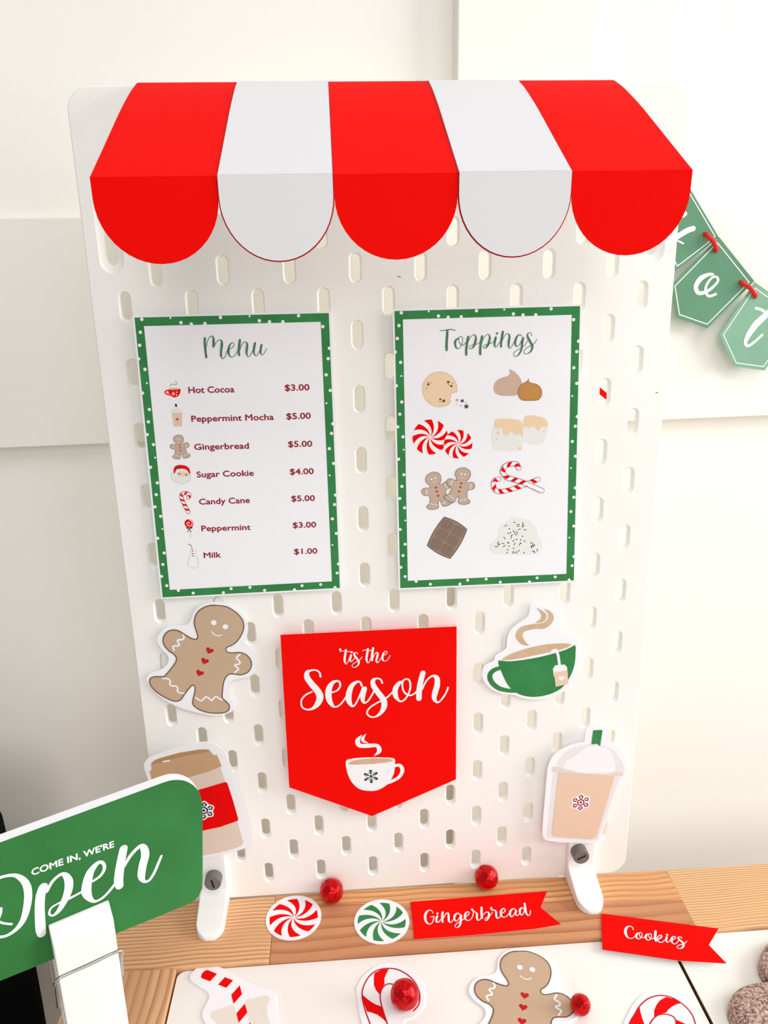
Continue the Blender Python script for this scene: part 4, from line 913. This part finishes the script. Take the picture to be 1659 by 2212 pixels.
PJ = tplane(LZ + 1.2, 1130, 2150); CJ = Crop(PJ, 850, 1780, 3.687)
f, k = sim(GART['eyes'][0], GART['eyes'][1], CJ.p(1006, 1142), CJ.p(1106, 1160))
sk = apply(f, k, smooth(GART['sticker'], 3))
g2 = empty('gingerbread_man_cutout', PJ.mw(), label='gingerbread man paper cutout lying flat on the white table lid', cat='cutout')
slab('card', sk, -1.15, 0, 'paper', g2); ginger(g2, .06, f, k)

PB_ = tplane(LZ + 1.0, 520, 2150); CB = Crop(PB_, 380, 2020, 6.38)
mb = cutout('milk_bottle_cutout', PB_, smooth(CB.pts([(190,580),(220,520),(300,440),(360,396),(440,382),(500,395),(550,420),(700,480),(900,600),(1100,690),(1250,735),(1330,760),(1370,850),(1380,1000),(1400,1120),(1450,1225),(1560,1420),(1620,1700),(1580,2000),(1200,2150),(800,2200),(520,2050),(440,1700),(400,1400),(405,1225),(370,1140),(370,1050),(410,960),(460,860),(440,790),(380,740),(280,680),(215,630)]), 3), 'milk bottle paper cutout with red striped straw on the white lid', 'cutout', 1.0, th=.95)
F = Flat()
F.poly(CB.pts([(345,575),(360,530),(400,490),(440,482),(568,535),(472,637),(380,605),(350,588)]), .1)
for L in ([(675,580),(790,625),(695,727),(582,683)], [(880,693),(912,815),(795,948),(763,825)], [(950,945),(985,1068),(865,1210),(833,1080)], [(1025,1205),(1060,1330),(940,1470),(905,1345)], [(1100,1465),(1135,1590),(1015,1730),(980,1605)]): F.poly(CB.pts(L), .1)
F.build('printed_straw_stripes', 'redink', mb)
F = Flat().poly(smooth(CB.pts([(475,1090),(520,1045),(650,1000),(790,965),(830,1080),(870,1240),(930,1450),(980,1640),(800,1700),(600,1500),(560,1300),(545,1195),(490,1150)]), 3), .06)
F.poly(smooth(CB.pts([(960,915),(1080,872),(1200,838),(1275,845),(1298,895),(1258,960),(1260,1080),(1300,1225),(1400,1400),(1350,1650),(1150,1640),(1080,1400),(1015,1200)]), 3), .06); F.build('printed_milk', 'beige', mb)

def cane_cutout(P, C, outline, reds, lines, label, lifth):
    r = cutout('candy_cane_cutout', P, smooth(C.pts(outline), 3), label, 'cutout', 1.0, th=lifth)
    F = Flat()
    for L in reds: F.poly(smooth(C.pts(L), 2) if False else C.pts(L), .07)
    F.build('printed_red_bands', 'redink', r)
    F = Flat()
    for L in lines: F.stroke(C.st(L), .12)
    F.build('printed_cane_outline', 'pinkedge', r)
PC = tplane(LZ + .8, 850, 2140); CC = Crop(PC, 740, 2040, 6.38)
cane_cutout(PC, CC, [(190,650),(208,560),(260,465),(350,375),(450,305),(560,270),(700,260),(830,290),(960,370),(1060,470),(1120,590),(1135,720),(1120,830),(1060,930),(960,1010),(850,1040),(860,1250),(950,1500),(960,1800),(700,1950),(500,1850),(420,1600),(330,1300),(240,980)],
 [[(440,395),(540,345),(638,340),(600,410),(575,480),(578,552),(540,600),(522,640),(510,692),(460,630),(432,560),(430,480)],
  [(735,552),(860,526),(990,535),(1040,620),(1062,700),(1050,785),(1010,735),(930,685),(870,665),(805,668),(790,610)],
  [(270,690),(330,745),(390,790),(460,830),(530,855),(560,930),(600,1010),(625,1100),(560,1030),(480,970),(400,940),(335,925),(290,800)],
  [(400,1150),(480,1230),(560,1290),(680,1320),(740,1520),(640,1440),(540,1400),(470,1390)]],
 [[(470,1400,18),(380,1100,18),(315,920,18),(270,720,18),(290,580,18),(370,440,18),(480,358,18),(640,332,18),(780,355,18),(920,440,18),(1020,560,18),(1065,700,18),(1050,830,18),(980,920,18)],
  [(760,1500,18),(620,1100,18),(560,920,18),(520,760,18),(532,640,18),(590,562,18),(660,545,18),(740,575,18),(800,660,18)]], 'candy cane paper cutout on the lid under a foil candy ball', .78)
PD = tplane(LZ + .8, 1430, 2180); CD = Crop(PD, 1320, 2040, 4.894)
cane_cutout(PD, CD, [(60,1000),(130,842),(185,720),(250,610),(350,520),(460,488),(560,488),(700,520),(820,600),(900,720),(945,842),(940,1000),(860,1080),(740,1060),(600,1100),(420,1300),(200,1500),(0,1400)],
 [[(585,556),(670,580),(740,622),(690,635),(640,662),(600,695),(582,722),(520,735),(455,775),(455,700),(480,640),(520,590)],
  [(302,660),(312,720),(335,800),(368,880),(300,1000),(200,980),(170,900),(240,760)],
  [(685,795),(790,842),(870,900),(885,960),(800,930),(700,920)]],
 [[(60,1200,14),(190,850,14),(250,740,14),(300,657,14),(385,580,14),(500,542,14),(620,555,14),(740,620,14),(830,705,14),(880,800,14),(890,900,14),(840,980,14)],
  [(230,1200,14),(400,860,14),(470,766,14),(550,738,14),(640,755,14),(682,800,14),(690,880,14),(720,960,14)]], 'candy cane paper cutout between the small candy ball and the lid gap', .78)

# glittery brown cookie shape
PQ = tplane(LZ, 1680, 2150); GQ = [PQ.at(x, y) for x, y in [(1690,2036),(1655,2052),(1638,2078),(1638,2104),(1652,2128),(1676,2140),(1650,2143),(1610,2148),(1582,2160),(1571,2184),(1576,2212),(1600,2236),(1640,2252),(1690,2262),(1710,2300),(1760,2330),(1830,2310),(1830,2220),(1850,2140),(1820,2060),(1760,2020)]]
ol = smooth(GQ, 5); cx = sum(p[0] for p in ol) / len(ol); cy = sum(p[1] for p in ol) / len(ol)
vs, fs, rings = [], [], [(0, .35), (0, 1.0), (3, 1.0), (6.5, .97), (9, .9), (10, .8), (10.3, .5)]
def shrink(p, s):  # move towards the shape's middle
    return (cx + (p[0] - cx) * s, cy + (p[1] - cy) * s)
n = len(ol)
for h, s in rings: vs += [(*shrink(p, s), h) for p in ol]
for i in range(len(rings) - 1):
    for k_ in range(n): fs.append((i * n + k_, i * n + (k_ + 1) % n, (i + 1) * n + (k_ + 1) % n, (i + 1) * n + k_))
fs += [tuple(range(n))[::-1], tuple(range((len(rings) - 1) * n, len(rings) * n))]
o = recalc(mesh('glitter_cookie', vs, fs, 'glitter', None, True)); o.matrix_world = PQ.mw(); tag(o, 'puffy brown glitter cookie shape with rounded limbs on the second lid', 'ornament')

# ================================================================ Open sign in its clothespin
th, ph = math.radians(29), math.radians(-4)
NS = Vector((math.sin(th) * math.cos(ph), -math.cos(th) * math.cos(ph), math.sin(ph))); US = Vector((math.cos(th), math.sin(th), 0)); VS = NS.cross(US)
PO = Plane(onplane(2, 145, 170, 1960), US, VS); CO = Crop(PO, 0, 0, 1)
sg = empty('open_sign', PO.mw(), label='green rounded sign reading Come in, we\'re Open held by the clothespin', cat='sign')
right = [CO.p(352, 1691.5), CO.p(375, 1685.5), CO.p(402, 1688), CO.p(425, 1704), CO.p(436, 1732), CO.p(437.5, 1800), CO.p(437.5, 1905), CO.p(434, 1925), CO.p(424, 1942), CO.p(405, 1954)]
t0, b0 = CO.p(0, 1817), CO.p(0, 2119)
def ext(a, b, u): return (u, a[1] + (b[1] - a[1]) * (u - a[0]) / (b[0] - a[0]))
lt, lb = ext(t0, right[0], -66), ext(b0, right[-1], -72)
outl = [right[0]] + smooth(right, 3, False)[1:] + [lb, (lb[0] - 6, lb[1] + 2), (lb[0] - 10, lb[1] + 8), (-80, lt[1] - 14), (-77, lt[1] - 6), (-72, lt[1] - 1.5)]
slab('foam_board', outl[::-1], -6.0, -0.3, 'white', sg); slab('green_face', outl[::-1], -0.3, 0, 'greensign', sg)
write('main_lettering', 'open', PO, 'white', sg, .06)
CW = Crop(PO, 0, 1800, 4.608)
text_mesh('upper_lettering', "COME IN, WE'RE", PO, CW.p(318, 420), CW.p(1135, 134), 'white', sg, .08, bold=.16, cap=4.0)
pk = empty('clothespin', PO.mw(), label='large white painted wooden clothespin standing on the table, gripping the sign', cat='clothespin')
def lever(name, prof_, u0, u1, m, parent):
    n = len(prof_); vs = [(u0, v, h) for v, h in prof_] + [(u1, v, h) for v, h in prof_]
    fs = [tuple(range(n)), tuple(range(2 * n - 1, n - 1, -1))] + [(i, (i + 1) % n, n + (i + 1) % n, n + i) for i in range(n)]
    o = recalc(mesh(name, vs, fs, m, parent)); return bev(o, .6)
zb = -145.2
lever('front_lever', [(-2.6, 0.1), (-2.9, 1.6), (-8.6, 9.0), (-28.6, 9.6), (-30.4, 7.8), (-31.6, 7.8), (-33.4, 9.7), (-80, 12.5), (zb + 2.2, 15.5), (zb + 1.1, 6.0), (-80, 3.0), (-55, .9), (-34, .3)], -15.2, 14.6, 'peg', pk)
lever('back_lever', [(-2.6, -6.1), (-2.9, -7.6), (-8.6, -15.0), (-29.3, -15.6), (-31, -14.4), (-32.8, -15.7), (-80, -18.5), (zb - .4, -21.5), (zb + .1, -12.0), (-80, -9.0), (-55, -6.9), (-34, -6.3)], -15.2, 14.6, 'peg', pk)
sp = smooth([(15.9, -31, 8.8), (0, -31, 8.8), (-15.9, -31, 8.8), (-16.8, -40, 6), (-17.0, -56, 1.5), (-17.0, -61, -2), (-17.0, -57, -5.5), (-16.8, -41, -12), (-15.9, -31, -15.4), (0, -31, -15.4), (15.9, -31, -15.4), (16.4, -40, -12), (16.6, -56, -5.5), (16.6, -61, -2), (16.6, -56, 1.5), (16.4, -40, 6)], 5, True)
tube('spring', sp, .75, 'wire', pk, closed=True, seg=8)

# ================================================================ black upholstered seat at the frame edge
PX = Plane((0, -40, 0), (1, 0, 0), (0, 0, 1)); CX = Crop(PX, 0, 0, 1)
ch = empty('upholstered_chair', Matrix.Translation((-0.42, -0.10, -0.48)), label='black fabric chair standing beyond the table\'s end, past the Open sign', cat='chair')
def cpart(o): o.parent = ch; o.matrix_parent_inverse = ch.matrix_world.inverted(); return o
cp = CX.pts([(-180,1720),(-90,1728),(-40,1745),(-14,1776),(-4,1806),(28,1944),(62,2096),(84,2212)])
xe, ze = cp[-1]
cp = smooth(cp, 4, False) + [(xe - 1, ze - 60), (xe - 2, -180), (-560, -180), (-560, cp[0][1] - 6), (-500, cp[0][1])]
o = slab('back', cp, -14, 0, 'blackcloth', None); o.matrix_world = Plane((0, -40, 0), (1, 0, 0), (0, 0, 1)).mw(); bpy.context.view_layer.update(); o.parent = ch; o.matrix_parent_inverse = ch.matrix_world.inverted()
bev(o, 6, 4)
cpart(box('seat', -560, xe - 4, -500, -42, -210, -130, 'blackcloth', b=14))
for lx in (-545, xe - 44):
    for ly in (-480, -90): cpart(box('leg', lx, lx + 30, ly, ly + 30, -480, -205, 'blackcloth', b=2))
